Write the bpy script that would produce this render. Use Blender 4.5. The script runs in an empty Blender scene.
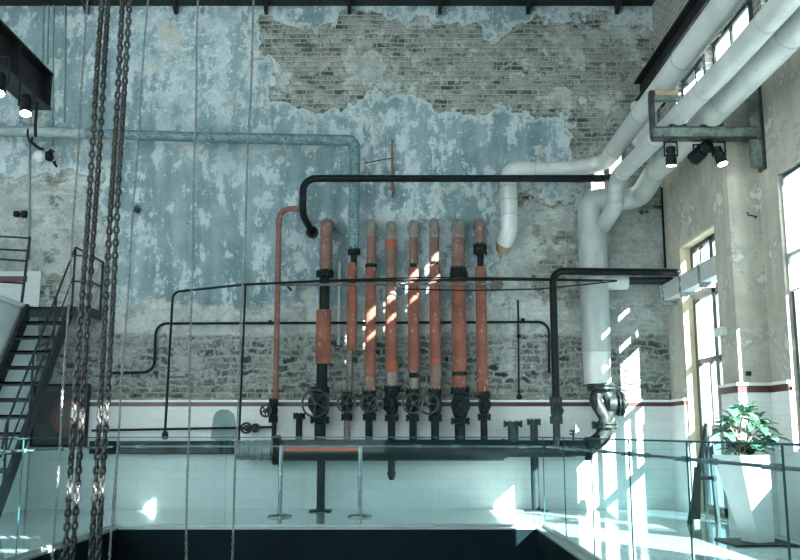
import bpy, bmesh, math, random
from mathutils import Vector, Matrix, Quaternion
R = random.Random(7)
sc = bpy.context.scene
COL = sc.collection
V = Vector
PI = math.pi

# ------------------------------------------------------------------ camera
CAM_Y, CAM_Z, F, PITCH = -14.2, 1.15, 900.0, math.radians(9.65)
ct, st = math.cos(PITCH), math.sin(PITCH)


def P(px, py, Y):
    """Point of the room at depth plane Y that the photograph shows at px, py."""
    dx, dy = (px - 400) / F, (280 - py) / F
    y, z = ct - dy * st, st + dy * ct
    t = (Y - CAM_Y) / y
    return V((dx * t, Y, CAM_Z + z * t))


def XF(px, X):
    return X


cam_d = bpy.data.cameras.new('camera')
cam = bpy.data.objects.new('camera', cam_d)
COL.objects.link(cam)
cam.location = (0, CAM_Y, CAM_Z)
cam.rotation_euler = (PI / 2 + PITCH, 0, 0)
cam_d.sensor_width = 36
cam_d.lens = 36 * F / 800
cam_d.clip_start = 0.05
sc.camera = cam

# ------------------------------------------------------------------ materials


class S:
    """A socket with arithmetic."""

    def __init__(self, nt, s):
        self.nt, self.s = nt, s

    def _m(self, op, *a, clamp=False):
        n = self.nt.nodes.new('ShaderNodeMath')
        n.operation = op
        n.use_clamp = clamp
        for i, v in enumerate((self,) + a):
            if isinstance(v, S):
                self.nt.links.new(v.s, n.inputs[i])
            else:
                n.inputs[i].default_value = v
        return S(self.nt, n.outputs[0])

    def __add__(self, o): return self._m('ADD', o)
    def __sub__(self, o): return self._m('SUBTRACT', o)
    def __mul__(self, o): return self._m('MULTIPLY', o)
    def neg(self): return self._m('MULTIPLY', -1.0)
    def min(self, o): return self._m('MINIMUM', o)
    def max(self, o): return self._m('MAXIMUM', o)

    def step(self, a, b):
        n = self.nt.nodes.new('ShaderNodeMapRange')
        n.interpolation_type = 'SMOOTHSTEP'
        n.inputs['From Min'].default_value = a
        n.inputs['From Max'].default_value = b
        self.nt.links.new(self.s, n.inputs['Value'])
        return S(self.nt, n.outputs['Result'])


class M:
    """A material under construction."""

    def __init__(self, name):
        self.m = bpy.data.materials.new(name)
        self.m.use_nodes = True
        self.nt = self.m.node_tree
        self.nt.nodes.clear()
        self.out = self.nt.nodes.new('ShaderNodeOutputMaterial')
        self.tc = self.nt.nodes.new('ShaderNodeTexCoord')
        self.co = self.tc.outputs['Object']

    def n(self, t): return self.nt.nodes.new(t)

    def put(self, v, inp):
        if isinstance(v, S):
            self.nt.links.new(v.s, inp)
        elif isinstance(v, bpy.types.NodeSocket):
            self.nt.links.new(v, inp)
        elif isinstance(v, tuple):
            inp.default_value = v if len(v) == 4 else v + (1.0,)
        else:
            inp.default_value = v

    def xyz(self, vec=None):
        s = self.n('ShaderNodeSeparateXYZ')
        self.nt.links.new(vec or self.co, s.inputs[0])
        return [S(self.nt, o) for o in s.outputs]

    def comb(self, x, y, z=0.0):
        c = self.n('ShaderNodeCombineXYZ')
        for v, i in zip((x, y, z), c.inputs):
            self.put(v, i)
        return c.outputs[0]

    def scale(self, vec, k):
        m = self.n('ShaderNodeVectorMath')
        m.operation = 'MULTIPLY'
        self.nt.links.new(vec, m.inputs[0])
        m.inputs[1].default_value = k
        return m.outputs[0]

    def warp(self, vec, scale, amt):
        nz = self.n('ShaderNodeTexNoise')
        nz.inputs['Scale'].default_value = scale
        nz.inputs['Detail'].default_value = 2
        self.nt.links.new(vec, nz.inputs['Vector'])
        a = self.n('ShaderNodeVectorMath')
        a.operation = 'MULTIPLY_ADD'
        self.nt.links.new(nz.outputs['Color'], a.inputs[0])
        a.inputs[1].default_value = (amt, amt, amt)
        self.nt.links.new(vec, a.inputs[2])
        return a.outputs[0]

    def noise(self, vec=None, scale=1.0, detail=5, rough=.6, dist=0.0):
        nz = self.n('ShaderNodeTexNoise')
        nz.inputs['Scale'].default_value = scale
        nz.inputs['Detail'].default_value = detail
        nz.inputs['Roughness'].default_value = rough
        nz.inputs['Distortion'].default_value = dist
        self.nt.links.new(vec or self.co, nz.inputs['Vector'])
        return S(self.nt, nz.outputs['Fac'])

    def mix(self, f, a, b):
        mx = self.n('ShaderNodeMix')
        mx.data_type = 'RGBA'
        self.put(f, mx.inputs['Factor'])
        self.put(a, mx.inputs['A'] if False else mx.inputs[6])
        self.put(b, mx.inputs[7])
        return mx.outputs[2]

    def ramp(self, f, stops):
        r = self.n('ShaderNodeValToRGB')
        el = r.color_ramp.elements
        while len(el) < len(stops):
            el.new(.5)
        for e, (p, c) in zip(el, stops):
            e.position = p
            e.color = c + (1,)
        self.put(f, r.inputs[0])
        return r.outputs[0]

    def brick(self, vec, bw, bh, mortar, c1, c2, cm, smooth=.3):
        b = self.n('ShaderNodeTexBrick')
        self.nt.links.new(vec, b.inputs['Vector'])
        b.inputs['Scale'].default_value = 1
        b.inputs['Brick Width'].default_value = bw
        b.inputs['Row Height'].default_value = bh
        b.inputs['Mortar Size'].default_value = mortar
        b.inputs['Mortar Smooth'].default_value = smooth
        self.put(c1, b.inputs['Color1'])
        self.put(c2, b.inputs['Color2'])
        self.put(cm, b.inputs['Mortar'])
        return b.outputs['Color'], S(self.nt, b.outputs['Fac'])

    def voro(self, vec, scale, feature='DISTANCE_TO_EDGE'):
        v = self.n('ShaderNodeTexVoronoi')
        v.feature = feature
        v.inputs['Scale'].default_value = scale
        self.nt.links.new(vec, v.inputs['Vector'])
        return v

    def finish(self, color, rough=.7, metal=0.0, bump=None, bs=.4, bd=.02, spec=.5, coat=0.0):
        p = self.n('ShaderNodeBsdfPrincipled')
        self.put(color, p.inputs['Base Color'])
        self.put(rough, p.inputs['Roughness'])
        self.put(metal, p.inputs['Metallic'])
        self.put(spec, p.inputs['Specular IOR Level'])
        self.put(coat, p.inputs['Coat Weight'])
        if bump is not None:
            b = self.n('ShaderNodeBump')
            b.inputs['Strength'].default_value = bs
            b.inputs['Distance'].default_value = bd
            self.put(bump, b.inputs['Height'])
            self.nt.links.new(b.outputs[0], p.inputs['Normal'])
        self.nt.links.new(p.outputs[0], self.out.inputs[0])
        return self.m


def worn(name, c1, c2, rough=.6, metal=0.0, scale=6, c3=None, t3=.62, spec=.5, stretch=(1, 1, 1), bs=.25):
    m = M(name)
    v = m.scale(m.co, stretch)
    n1 = m.noise(v, scale, 6, .65)
    c = m.mix(n1.step(.38, .62), c1, c2)
    n2 = m.noise(v, scale * 3.1, 5, .7)
    if c3:
        c = m.mix(n2.step(t3, t3 + .06), c, c3)
    r = n1 * .25 + (rough - .12)
    return m.finish(c, r, metal, n2, bs, .01, spec)


MT = {}
MT['black_iron'] = worn('black_iron', (.004, .009, .0105), (.010, .017, .019), .42, .05, 9, (.045, .05, .048), .68, .10)
MT['wheel'] = worn('wheel_iron_lit', (.025, .032, .033), (.05, .06, .06), .4, .3, 12, spec=.3)  # iron lightened so the lit look of the wheels is in the colour
MT['black_paint'] = worn('black_paint', (.004, .0065, .0075), (.008, .0115, .0125), .4, .0, 7, spec=.12)
MT['stair_steel'] = worn('stair_steel', (.013, .021, .025), (.025, .036, .042), .45, .1, 5, spec=.2)
MT['beam_steel'] = worn('beam_steel', (.008, .010, .011), (.018, .02, .021), .55, .1, 4, (.05, .042, .035), .68, .25)
MT['rust_red'] = worn('rust_red', (.125, .044, .031), (.215, .080, .055), .75, 0, 3.5, (.31, .18, .145), .58, .3, (1, 1, .6))
MT['rust_pink'] = worn('rust_pink', (.12, .068, .056), (.19, .122, .105), .8, 0, 4, (.29, .24, .22), .57, .3, (1, 1, .6))
MT['dusty_grey'] = worn('dusty_grey', (.12, .115, .105), (.21, .185, .17), .85, 0, 6, (.34, .31, .29), .6, .3)
MT['orange'] = worn('orange', (.30, .055, .02), (.24, .06, .028), .7, 0, 6)
MT['thin_rust'] = worn('thin_rust', (.12, .052, .04), (.17, .075, .06), .7, 0, 5, (.30, .24, .22), .6)
MT['speckled'] = worn('speckled_rust', (.06, .06, .06), (.15, .13, .12), .7, .2, 14, (.34, .31, .28), .6)
MT['teal_pipe'] = worn('teal_pipe', (.085, .155, .17), (.16, .24, .26), .6, .1, 11, (.03, .06, .065), .54, .3, (.6, 1, 1))
MT['teal_pale'] = worn('teal_pale', (.17, .235, .25), (.30, .36, .36), .6, .1, 5, (.12, .11, .095), .60, .4, (.4, 1, 1))
MT['insul'] = worn('pipe_jacket', (.42, .46, .45), (.53, .56, .55), .4, .15, 3, (.36, .38, .365), .66, .45, (1, .5, .6), .12)
MT['insul_dull'] = worn('pipe_jacket_dull', (.27, .31, .305), (.37, .40, .39), .5, .15, 2.5, (.30, .33, .32), .66, .4, (1, 1, .5), .12)
MT['seam'] = worn('jacket_seam', (.27, .30, .30), (.36, .39, .39), .5, .2, 8)
MT['foil'] = worn('foil_wrap', (.22, .25, .25), (.34, .37, .37), .45, .6, 20, (.12, .14, .14), .55, .5, (1, 1, 1), 1.0)
MT['steel'] = worn('brushed_steel', (.22, .25, .26), (.30, .33, .34), .25, .5, 6, bs=.03)
MT['rail_steel'] = worn('rail_steel', (.20, .24, .25), (.30, .34, .35), .35, .7, 6, bs=.03)
MT['red_belt'] = worn('red_belt', (.46, .065, .03), (.40, .06, .03), .7, 0, 8)
MT['header'] = worn('header_iron', (.011, .02, .023), (.02, .032, .035), .42, .1, 3, (.07, .085, .085), .64, .2)
MT['green_iron'] = worn('green_iron', (.014, .024, .024), (.03, .042, .04), .4, .15, 6, (.15, .17, .15), .66, .25)
MT['bracket'] = worn('bracket_steel', (.10, .135, .13), (.20, .24, .225), .5, .3, 7, (.035, .04, .035), .58)
MT['bracket_dark'] = worn('bracket_dark', (.02, .026, .025), (.05, .06, .055), .5, .3, 9)
MT['window_frame'] = worn('window_frame', (.025, .038, .038), (.045, .06, .06), .45, .1, 5)
MT['cream'] = worn('cream_jamb', (.55, .50, .36), (.48, .43, .30), .7, 0, 4)
MT['panel_teal'] = worn('panel_teal', (.12, .19, .20), (.16, .24, .25), .45, 0, 3)
MT['tray'] = worn('cable_tray', (.42, .46, .45), (.52, .56, .55), .45, .2, 4)
MT['planter'] = worn('planter_white', (.50, .53, .53), (.57, .60, .60), .5, 0, 2, bs=.05)
MT['soil'] = worn('soil', (.03, .025, .02), (.06, .05, .04), .95, 0, 30)
MT['bark'] = worn('bark', (.16, .12, .09), (.22, .18, .14), .8, 0, 20)
MT['timber'] = worn('timber', (.42, .32, .2), (.34, .26, .17), .8, 0, 6)
MT['easel'] = worn('easel_black', (.02, .028, .03), (.035, .042, .045), .5, 0, 6)
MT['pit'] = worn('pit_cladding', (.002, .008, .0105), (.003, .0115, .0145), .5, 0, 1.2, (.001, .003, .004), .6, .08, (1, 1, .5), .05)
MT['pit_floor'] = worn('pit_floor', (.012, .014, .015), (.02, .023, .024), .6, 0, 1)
MT['rim'] = worn('rim_metal', (.30, .36, .36), (.38, .44, .44), .35, .5, 3, bs=.05)
MT['plain_wall'] = worn('plain_wall', (.42, .45, .45), (.5, .53, .52), .9, 0, 1)
MT['ceil'] = worn('ceiling_paint', (.40, .43, .43), (.46, .48, .48), .9, 0, 1)
MT['mezz'] = worn('painted_concrete', (.58, .68, .70), (.68, .76, .77), .75, 0, 1.6, (.36, .42, .43), .63)
MT['stain'] = worn('teal_stain', (.12, .20, .21), (.17, .26, .27), .6, 0, 3)


def emis(name, col, strength):
    m = M(name)
    e = m.n('ShaderNodeEmission')
    e.inputs[0].default_value = col + (1,)
    e.inputs[1].default_value = strength
    m.nt.links.new(e.outputs[0], m.out.inputs[0])
    return m.m


MT['lens'] = emis('lamp_lens', (1, .98, .94), 30)


def glass(name, tint, fres=1.5, boost=1.0):
    m = M(name)
    t = m.n('ShaderNodeBsdfTransparent')
    t.inputs[0].default_value = tint + (1,)
    g = m.n('ShaderNodeBsdfGlossy')
    g.inputs['Roughness'].default_value = 0.0
    f = m.n('ShaderNodeLayerWeight')
    f.inputs['Blend'].default_value = .5
    fs = (S(m.nt, f.outputs['Facing'])._m('POWER', 5.0) * .96 + .04) * boost
    x = m.n('ShaderNodeMixShader')
    m.put(fs, x.inputs[0])
    m.nt.links.new(t.outputs[0], x.inputs[1])
    m.nt.links.new(g.outputs[0], x.inputs[2])
    m.nt.links.new(x.outputs[0], m.out.inputs[0])
    return m.m


MT['glass'] = glass('balustrade_glass', (.86, .945, .95), 1.5, .22)
m = M('frosted_glass')
tr = m.n('ShaderNodeBsdfTranslucent')
tr.inputs[0].default_value = (.8, .84, .84, 1)
m.nt.links.new(tr.outputs[0], m.out.inputs[0])
MT['frosted'] = m.m
MT['tint'] = glass('tinted_glass', (.55, .72, .74))
MT['pane'] = glass('window_glass', (.95, .98, .98))
m = M('glass_edge')
MT['glass_edge'] = m.finish((.02, .07, .075), .15)


def leaf_mat():
    m = M('glossy_leaf')
    n1 = m.noise(None, 9, 3)
    c = m.mix(n1.step(.35, .65), (.035, .10, .065), (.10, .22, .15))
    return m.finish(c, .25, 0, None, spec=.6)


MT['leaf'] = leaf_mat()


def back_wall_mat():
    m = M('peeling_plaster_brick')
    x, y, z = m.xyz()
    w = m.comb(x, z)
    big = m.noise(w, .42, 4, .6)
    mid = m.noise(w, 1.5, 7, .68)
    fine = m.noise(w, 5.5, 8, .72)
    fine2 = m.noise(m.scale(w, (1.0, .8, 1)), 2.6, 8, .7, .4)
    streak = m.noise(m.comb(x * 2.2, z * .28), 1.6, 5, .6)
    # --- plaster: slate blue paint, bleached patches, dark runs
    f3 = m.noise(m.scale(w, (1.0, .7, 1)), 4.2, 9, .74, .3)
    st2 = m.noise(m.comb(x * 1.6, z * .45), 2.4, 8, .72, .2)
    c = m.mix((streak * .5 + big * .6).step(.44, .68), (.118, .188, .203), (.235, .312, .342))
    c = m.mix((mid * .7 + big * .3).step(.44, .64) * .4, c, (.295, .38, .425))
    broad = m.noise(w, .33, 2, .5)  # very broad random variation of the plaster tone
    wh = (st2 * .6 + big * .3 + mid * .2 + broad * .25)
    c = m.mix(wh.step(.64, .80) * .5, c, (.385, .455, .495))
    c = m.mix((f3 * .5 + wh * .6).step(.655, .68) * .65, c, (.475, .54, .56))
    c = m.mix((big * .65 + mid * .35).step(.50, .62) * (z.step(4.2, 7.0) * .7 + .1), c, (.10, .195, .212))
    c = m.mix((f3 * .6 + streak * .4).step(.44, .36) * .45, c, (.095, .165, .18))
    dots = m.noise(w, 17, 4, .7)
    spk = m.noise(w, 9, 7, .78)
    c = m.mix((spk * .8 + broad * .3).step(.62, .64) * .75, c, (.53, .60, .615))
    c = m.mix(dots.step(.64, .68) * .5, c, (.54, .60, .61))
    c = m.mix(m.noise(w, 13, 5, .75).step(.60, .65) * .65, c, (.07, .13, .14))
    c = m.mix((fine * .5 + m.noise(w, 1.1, 3, .5) * .6).step(.64, .66) * .75, c, (.38, .385, .335))
    # --- greyish cement plaster for the low belt and the sides
    cem = m.mix(mid.step(.38, .64), (.27, .305, .292), (.42, .455, .435))
    cem = m.mix(fine.step(.50, .66) * .7, cem, (.52, .55, .525))
    cem = m.mix(m.noise(w, 3.4, 6, .7).step(.54, .60) * .6, cem, (.19, .225, .215))
    cem = m.mix(dots.step(.58, .64) * .6, cem, (.10, .125, .12))
    # --- bricks
    wv = m.warp(m.warp(w, 2.5, .05), 11, .022)
    cb, fb = m.brick(wv, .235, .082, .015, (.03, .042, .037), (.225, .235, .208), (.265, .29, .27), .6)
    cb = m.mix(m.noise(w, 5.5, 3, .5).step(.62, .68) * .85, cb, (.035, .05, .05))
    cb = m.mix(m.noise(w, 3.1, 7, .75).step(.46, .56) * .72, cb, (.285, .305, .28))
    cb = m.mix(f3.step(.54, .60) * .7, cb, (.37, .40, .37))
    cb = m.mix(dots.step(.57, .63) * .6, cb, (.09, .105, .10))
    redb = m.noise(w, 1.3, 3, .5)
    cb = m.mix((redb.step(.60, .68)) * fb._m('LESS_THAN', .5) * .35, cb, (.20, .11, .075))
    # --- rubble: rough courses of dark stones in pale lime
    rv = m.warp(m.warp(w, 2.6, .24), 9, .11)
    cs, fs_ = m.brick(rv, .24, .115, .036, (.006, .022, .022), (.17, .19, .175), (.29, .32, .305), 1.0)
    cr = m.mix(f3.step(.46, .56) * .75, cs, (.29, .32, .305))
    cr = m.mix(dots.step(.54, .62) * .6, cr, (.055, .075, .07))
    cr = m.mix(m.noise(w, 1.9, 7, .72).step(.53, .60) * .8, cr, (.33, .36, .345))
    edge = fs_ * -1.0 + 1.0
    # --- where each one shows
    nzb = (m.noise(w, .85, 7, .62) - .5) * 3.6 + (fine - .5) * .5
    nz = (mid - .5) * 1.5 + (fine - .5) * .55 + (big - .5) * 1.0
    top = (z - 6.48).min((z * -1.0) + 7.95).min(x * .8 + 1.75)
    r1 = (x - 2.95).min((z * -1.0) + 8.0)
    r2 = (x - 1.75).min((z * -1.0) + 4.95)
    r3 = ((x * -1.0) - 4.95).min((z * -1.0) + 5.3)
    bare = top.max(r1).max(r2).max(r3)
    mb = (bare + nzb * .62).step(-.02, .03)
    halo = (bare + nzb * .62 + .14 + (fine - .5) * .5).step(-.03, .06)
    belt = ((z * -1.0) + 3.2 + nz * .5).step(-.05, .08)
    low = ((z * -1.0) + 2.68 + (nz * .3)).step(-.03, .05)
    plug = m.noise(w, .95, 6, .65)
    side = (x * -1.0 - 3.6).step(-.2, .6).max((x - 1.2).step(0, .5) * ((z * -1.0) + 4.9).step(0, .5))
    bareplaster = (plug + (fine - .5) * .3 + side * .13).step(.53, .58)
    exposed = m.mix(bareplaster * .85, cb, cem)
    c = m.mix(halo * .6, c, (.43, .48, .47))
    c = m.mix(mb, c, exposed)
    c = m.mix(belt, c, cem)
    lowx = m.mix(((z * -1.0) + 1.83).step(-.02, .02), cr, cb)
    c = m.mix(low, c, lowx)
    # relief
    hb = (fb * -.5 + 0.0) * mb * (bareplaster * -.8 + 1.0)
    hr = edge * low * .7
    h = (mb.max(low) * -1.0) + hb + hr + (fine * .35) + (f3 * .5) + (dots * .3)
    return m.finish(c, .82, 0, h, .85, .04, .3)


MT['wall_back'] = back_wall_mat()


def right_wall_mat():
    m = M('cream_old_plaster')
    x, y, z = m.xyz()
    w = m.comb((y + x * .7), z)
    mid = m.noise(w, 1.7, 7, .68)
    fine = m.noise(w, 6, 8, .7)
    streak = m.noise(m.comb((y + x) * 2.5, z * .3), 1.5, 5, .6)
    c = m.mix((streak * .3 + mid * .4 + m.noise(w, .6, 4, .5) * .4).step(.46, .66), (.30, .295, .255), (.47, .445, .38))
    c = m.mix((mid + (fine - .5) * .3).step(.51, .55) * .75, c, (.24, .265, .25))
    c = m.mix(m.noise(w, 11, 5, .75).step(.60, .65) * .5, c, (.17, .17, .15))
    c = m.mix((mid * .6 + fine * .5).step(.61, .64) * .6, c, (.62, .59, .52))
    c = m.mix(m.noise(w, 1.1, 6, .65).step(.6, .64) * .5, c, (.27, .33, .33))
    cb, fb = m.brick(w, .235, .082, .014, (.14, .15, .14), (.23, .23, .21), (.36, .37, .35), .4)
    up = (z - 5.6 + (mid - .5) * 1.2).step(-.05, .1)
    c = m.mix(up, c, cb)
    h = (up * -.7) + fine * .4 + (fb * -.3) * up
    return m.finish(c, .85, 0, h, .5, .03, .3)


MT['wall_right'] = right_wall_mat()


def tile_mat(name, axis):
    m = M(name)
    x, y, z = m.xyz()
    u = {'x': x, 'y': y}[axis]
    w = m.comb(u, z)
    cb, fb = m.brick(w, .30, .15, .004, (.52, .56, .555), (.56, .60, .595), (.43, .475, .475), .2)
    n1 = m.noise(w, 2, 6, .65)
    c = m.mix(n1.step(.55, .75) * .35, cb, (.47, .54, .54))
    c = m.mix(m.noise(w, 14, 3).step(.7, .74) * .3, c, (.25, .28, .28))
    return m.finish(c, .32, 0, fb * -1.0, .25, .01, .45)


MT['tile_x'] = tile_mat('white_glazed_brick_back', 'x')
MT['tile_y'] = tile_mat('white_glazed_brick_side', 'y')


def band_mat():
    m = M('red_glazed_band')
    x, y, z = m.xyz()
    w = m.comb((x + y), z)
    cb, fb = m.brick(w, .24, 2.0, .008, (.055, .014, .013), (.08, .02, .018), (.04, .02, .02))
    return m.finish(cb, .35)


MT['band'] = band_mat()


def floor_mat():
    m = M('polished_floor')
    n1 = m.noise(None, .8, 5)
    c = m.mix(n1.step(.35, .65), (.40, .46, .465), (.48, .54, .54))
    x, y, z = m.xyz()
    w = m.comb(x, y)
    cb, fb = m.brick(w, 1.2, 1.2, .004, (1, 1, 1), (1, 1, 1), (0, 0, 0))
    c = m.mix(fb * .5, c, (.2, .24, .24))
    r = m.noise(None, 3, 4) * .12 + .05
    return m.finish(c, r, 0, None, spec=.7, coat=.3)


MT['floor'] = floor_mat()


def art_mat():
    m = M('dark_panel_red_disc')
    x, y, z = m.xyz()
    g = m.comb(x, z)
    n1 = m.noise(g, 3, 5)
    ln = m.n('ShaderNodeVectorMath')
    ln.operation = 'LENGTH'
    m.nt.links.new(m.comb(x + (n1 - .5) * .2 - .08, z * 1.0 - .42), ln.inputs[0])
    d = S(m.nt, ln.outputs['Value'])
    c = m.mix(n1.step(.4, .65), (.02, .03, .035), (.05, .06, .065))
    c = m.mix(d.step(.30, .24), c, (.10, .055, .052))
    c = m.mix((d + (n1 - .5) * .3).step(.19, .15), c, (.09, .10, .11))
    return m.finish(c, .5)


MT['art'] = art_mat()

# ------------------------------------------------------------------ geometry helpers


def fillet(pts, r, n=8):
    pts = [V(p) for p in pts]
    if r <= 0 or len(pts) < 3:
        return pts
    out = [pts[0]]
    for i in range(1, len(pts) - 1):
        a, b, c = pts[i - 1], pts[i], pts[i + 1]
        u, w = (a - b), (c - b)
        lu, lw = u.length, w.length
        u.normalize()
        w.normalize()
        ang = u.angle(w)
        if ang > PI - .02:
            out.append(b)
            continue
        tl = min(r / math.tan(ang / 2), lu * .49, lw * .49)
        rr = tl * math.tan(ang / 2)
        p0 = b + u * tl
        cen = b + (u + w).normalized() * (rr / math.sin(ang / 2))
        v0 = p0 - cen
        ax = v0.cross((b + w * tl) - cen).normalized()
        tot = PI - ang
        for k in range(n + 1):
            out.append(cen + Quaternion(ax, tot * k / n) @ v0)
    out.append(pts[-1])
    return out


class MB:
    def __init__(self):
        self.v, self.f, self.mi = [], [], []

    def add(self, vs, fs, mi=0):
        o = len(self.v)
        self.v += [V(p) for p in vs]
        self.f += [[o + i for i in f] for f in fs]
        self.mi += [mi] * len(fs)
        return self

    def box(self, lo, hi, mi=0, rot=None, bev=0.0):
        lo, hi = V(lo), V(hi)
        bm = bmesh.new()
        bmesh.ops.create_cube(bm, size=1)
        c, s = (lo + hi) / 2, hi - lo
        for v in bm.verts:
            v.co = V((v.co.x * s.x, v.co.y * s.y, v.co.z * s.z))
        if bev:
            bmesh.ops.bevel(bm, geom=bm.edges[:], offset=bev, segments=1, affect='EDGES')
        bm.verts.index_update()
        q = rot or Quaternion()
        self.add([c + (q @ v.co) for v in bm.verts], [[v.index for v in f.verts] for f in bm.faces], mi)
        bm.free()
        return self

    def bar(self, a, b, w, h, up=(0, 0, 1), mi=0):
        """Rectangular bar from a to b: w across, h along up."""
        a, b = V(a), V(b)
        d = (b - a).normalized()
        s = d.cross(V(up))
        if s.length < 1e-4:
            s = d.cross(V((1, 0, 0)))
        s.normalize()
        u = s.cross(d).normalized()
        vs = [p + s * (i * w / 2) + u * (j * h / 2) for p in (a, b) for i, j in ((-1, -1), (1, -1), (1, 1), (-1, 1))]
        return self.add(vs, [(3, 2, 1, 0), (4, 5, 6, 7), (0, 1, 5, 4), (1, 2, 6, 5), (2, 3, 7, 6), (3, 0, 4, 7)], mi)

    def tube(self, pts, r, seg=14, cap=True, closed=False, mi=0, rad=None):
        pts = [V(p) for p in pts]
        n = len(pts)
        tan = []
        for i in range(n):
            if closed:
                t = pts[(i + 1) % n] - pts[i - 1]
            else:
                t = pts[min(i + 1, n - 1)] - pts[max(i - 1, 0)]
            tan.append(t.normalized())
        ref = V((0, 0, 1)) if abs(tan[0].z) < .9 else V((1, 0, 0))
        nrm = tan[0].cross(ref).normalized()
        vs = []
        for i in range(n):
            if i:
                nrm = (nrm - tan[i] * nrm.dot(tan[i])).normalized()
            bn = tan[i].cross(nrm)
            rr = rad[i] if rad else r
            for k in range(seg):
                a = 2 * PI * k / seg
                vs.append(pts[i] + (nrm * math.cos(a) + bn * math.sin(a)) * rr)
        fs = []
        m = n if closed else n - 1
        for i in range(m):
            j = (i + 1) % n
            for k in range(seg):
                l = (k + 1) % seg
                fs.append((i * seg + k, i * seg + l, j * seg + l, j * seg + k))
        if cap and not closed:
            fs.append(tuple(range(seg))[::-1])
            fs.append(tuple((n - 1) * seg + k for k in range(seg)))
        return self.add(vs, fs, mi)

    def cyl(self, a, b, r, seg=16, mi=0, r2=None):
        return self.tube([a, b], r, seg, True, False, mi, [r, r if r2 is None else r2])

    def lathe(self, org, axis, prof, seg=20, mi=0):
        """prof: (distance along axis, radius)."""
        org, axis = V(org), V(axis).normalized()
        pts = [org + axis * d for d, r in prof]
        ref = V((0, 0, 1)) if abs(axis.z) < .9 else V((1, 0, 0))
        nrm = axis.cross(ref).normalized()
        bn = axis.cross(nrm)
        vs = []
        for p, (d, r) in zip(pts, prof):
            for k in range(seg):
                a = 2 * PI * k / seg
                vs.append(p + (nrm * math.cos(a) + bn * math.sin(a)) * max(r, 1e-4))
        fs = []
        for i in range(len(prof) - 1):
            for k in range(seg):
                l = (k + 1) % seg
                fs.append((i * seg + k, i * seg + l, (i + 1) * seg + l, (i + 1) * seg + k))
        fs.append(tuple(range(seg))[::-1])
        fs.append(tuple((len(prof) - 1) * seg + k for k in range(seg)))
        return self.add(vs, fs, mi)

    def torus(self, c, axis, R_, r, n=28, seg=8, mi=0):
        c, axis = V(c), V(axis).normalized()
        ref = V((0, 0, 1)) if abs(axis.z) < .9 else V((1, 0, 0))
        u = axis.cross(ref).normalized()
        w = axis.cross(u)
        return self.tube([c + (u * math.cos(2 * PI * k / n) + w * math.sin(2 * PI * k / n)) * R_ for k in range(n)], r, seg, False, True, mi)

    def build(self, name, mats, parent=None, smooth=35):
        off = V((0, 0, 0))
        if parent is not None:
            p = parent
            while p is not None:
                off += p.location
                p = p.parent
        if not isinstance(mats, (list, tuple)):
            mats = [mats]
        me = bpy.data.meshes.new(name)
        me.from_pydata([tuple(p - off) for p in self.v], [], self.f)
        for mm in mats:
            me.materials.append(MT[mm])
        me.polygons.foreach_set('material_index', self.mi)
        bm = bmesh.new()
        bm.from_mesh(me)
        bmesh.ops.recalc_face_normals(bm, faces=bm.faces[:])
        bm.to_mesh(me)
        bm.free()
        if smooth:
            me.polygons.foreach_set('use_smooth', [True] * len(me.polygons))
            me.set_sharp_from_angle(angle=math.radians(smooth))
        me.update()
        o = bpy.data.objects.new(name, me)
        COL.objects.link(o)
        o.parent = parent
        return o


def tag(o, label, cat, group=None):
    o['label'] = label
    o['category'] = cat
    if group:
        o['group'] = group
    return o


def thing(name, label, cat, loc, group=None):
    o = bpy.data.objects.new(name, None)
    o.empty_display_size = .1
    COL.objects.link(o)
    o.location = V(loc)
    return tag(o, label, cat, group)


def struct(name, mb, mats, parent=None, smooth=0):
    o = mb.build(name, mats, parent, smooth)
    if parent is None:
        o['kind'] = 'structure'
    return o


def copy_tree(o, parent=None):
    c = o.copy()
    COL.objects.link(c)
    c.parent = parent
    for ch in list(o.children):
        copy_tree(ch, c)
    return c


def wall_cells(mb, x0, x1, ys, zs, holes):
    """A wall in plane X, with rectangular openings (y0, y1, z0, z1)."""
    cy = sorted(set(list(ys) + [h[0] for h in holes] + [h[1] for h in holes]))
    cz = sorted(set(list(zs) + [h[2] for h in holes] + [h[3] for h in holes]))
    for a, b in zip(cy, cy[1:]):
        for c, d in zip(cz, cz[1:]):
            my, mz = (a + b) / 2, (c + d) / 2
            if not any(h[0] < my < h[1] and h[2] < mz < h[3] for h in holes):
                mb.box((x0, a, c), (x1, b, d))


# ------------------------------------------------------------------ the setting
XL, XR, YB, ZC = -9.5, 4.40, -17.0, 9.5
PX0, PX1, PY1, PY0 = -3.45, 1.68, -2.90, -12.2      # the opening in the floor

mb = MB()
mb.box((XL, PY1, -.35), (5.0, .4, 0)).box((XL, YB, -.35), (PX0, PY1, 0))
mb.box((PX1, YB, -.35), (5.0, PY1, 0)).box((PX0, YB, -.35), (PX1, PY0, 0))
struct('floor', mb, 'floor')
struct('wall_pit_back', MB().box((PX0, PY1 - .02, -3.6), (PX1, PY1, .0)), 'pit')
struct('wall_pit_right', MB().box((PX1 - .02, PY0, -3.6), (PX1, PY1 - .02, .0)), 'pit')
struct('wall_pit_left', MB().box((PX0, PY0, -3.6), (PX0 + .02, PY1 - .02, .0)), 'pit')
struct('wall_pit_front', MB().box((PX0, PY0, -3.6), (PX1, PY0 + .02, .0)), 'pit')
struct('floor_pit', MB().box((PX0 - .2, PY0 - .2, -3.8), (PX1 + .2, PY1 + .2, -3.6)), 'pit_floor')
struct('ceiling', MB().box((XL - .3, YB - .3, ZC), (4.7, .4, ZC + .2)), 'ceil')
struct('wall_back', MB().box((XL - .3, 0, -.3), (4.7, .4, ZC)), 'wall_back')
mb = MB()
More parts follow.
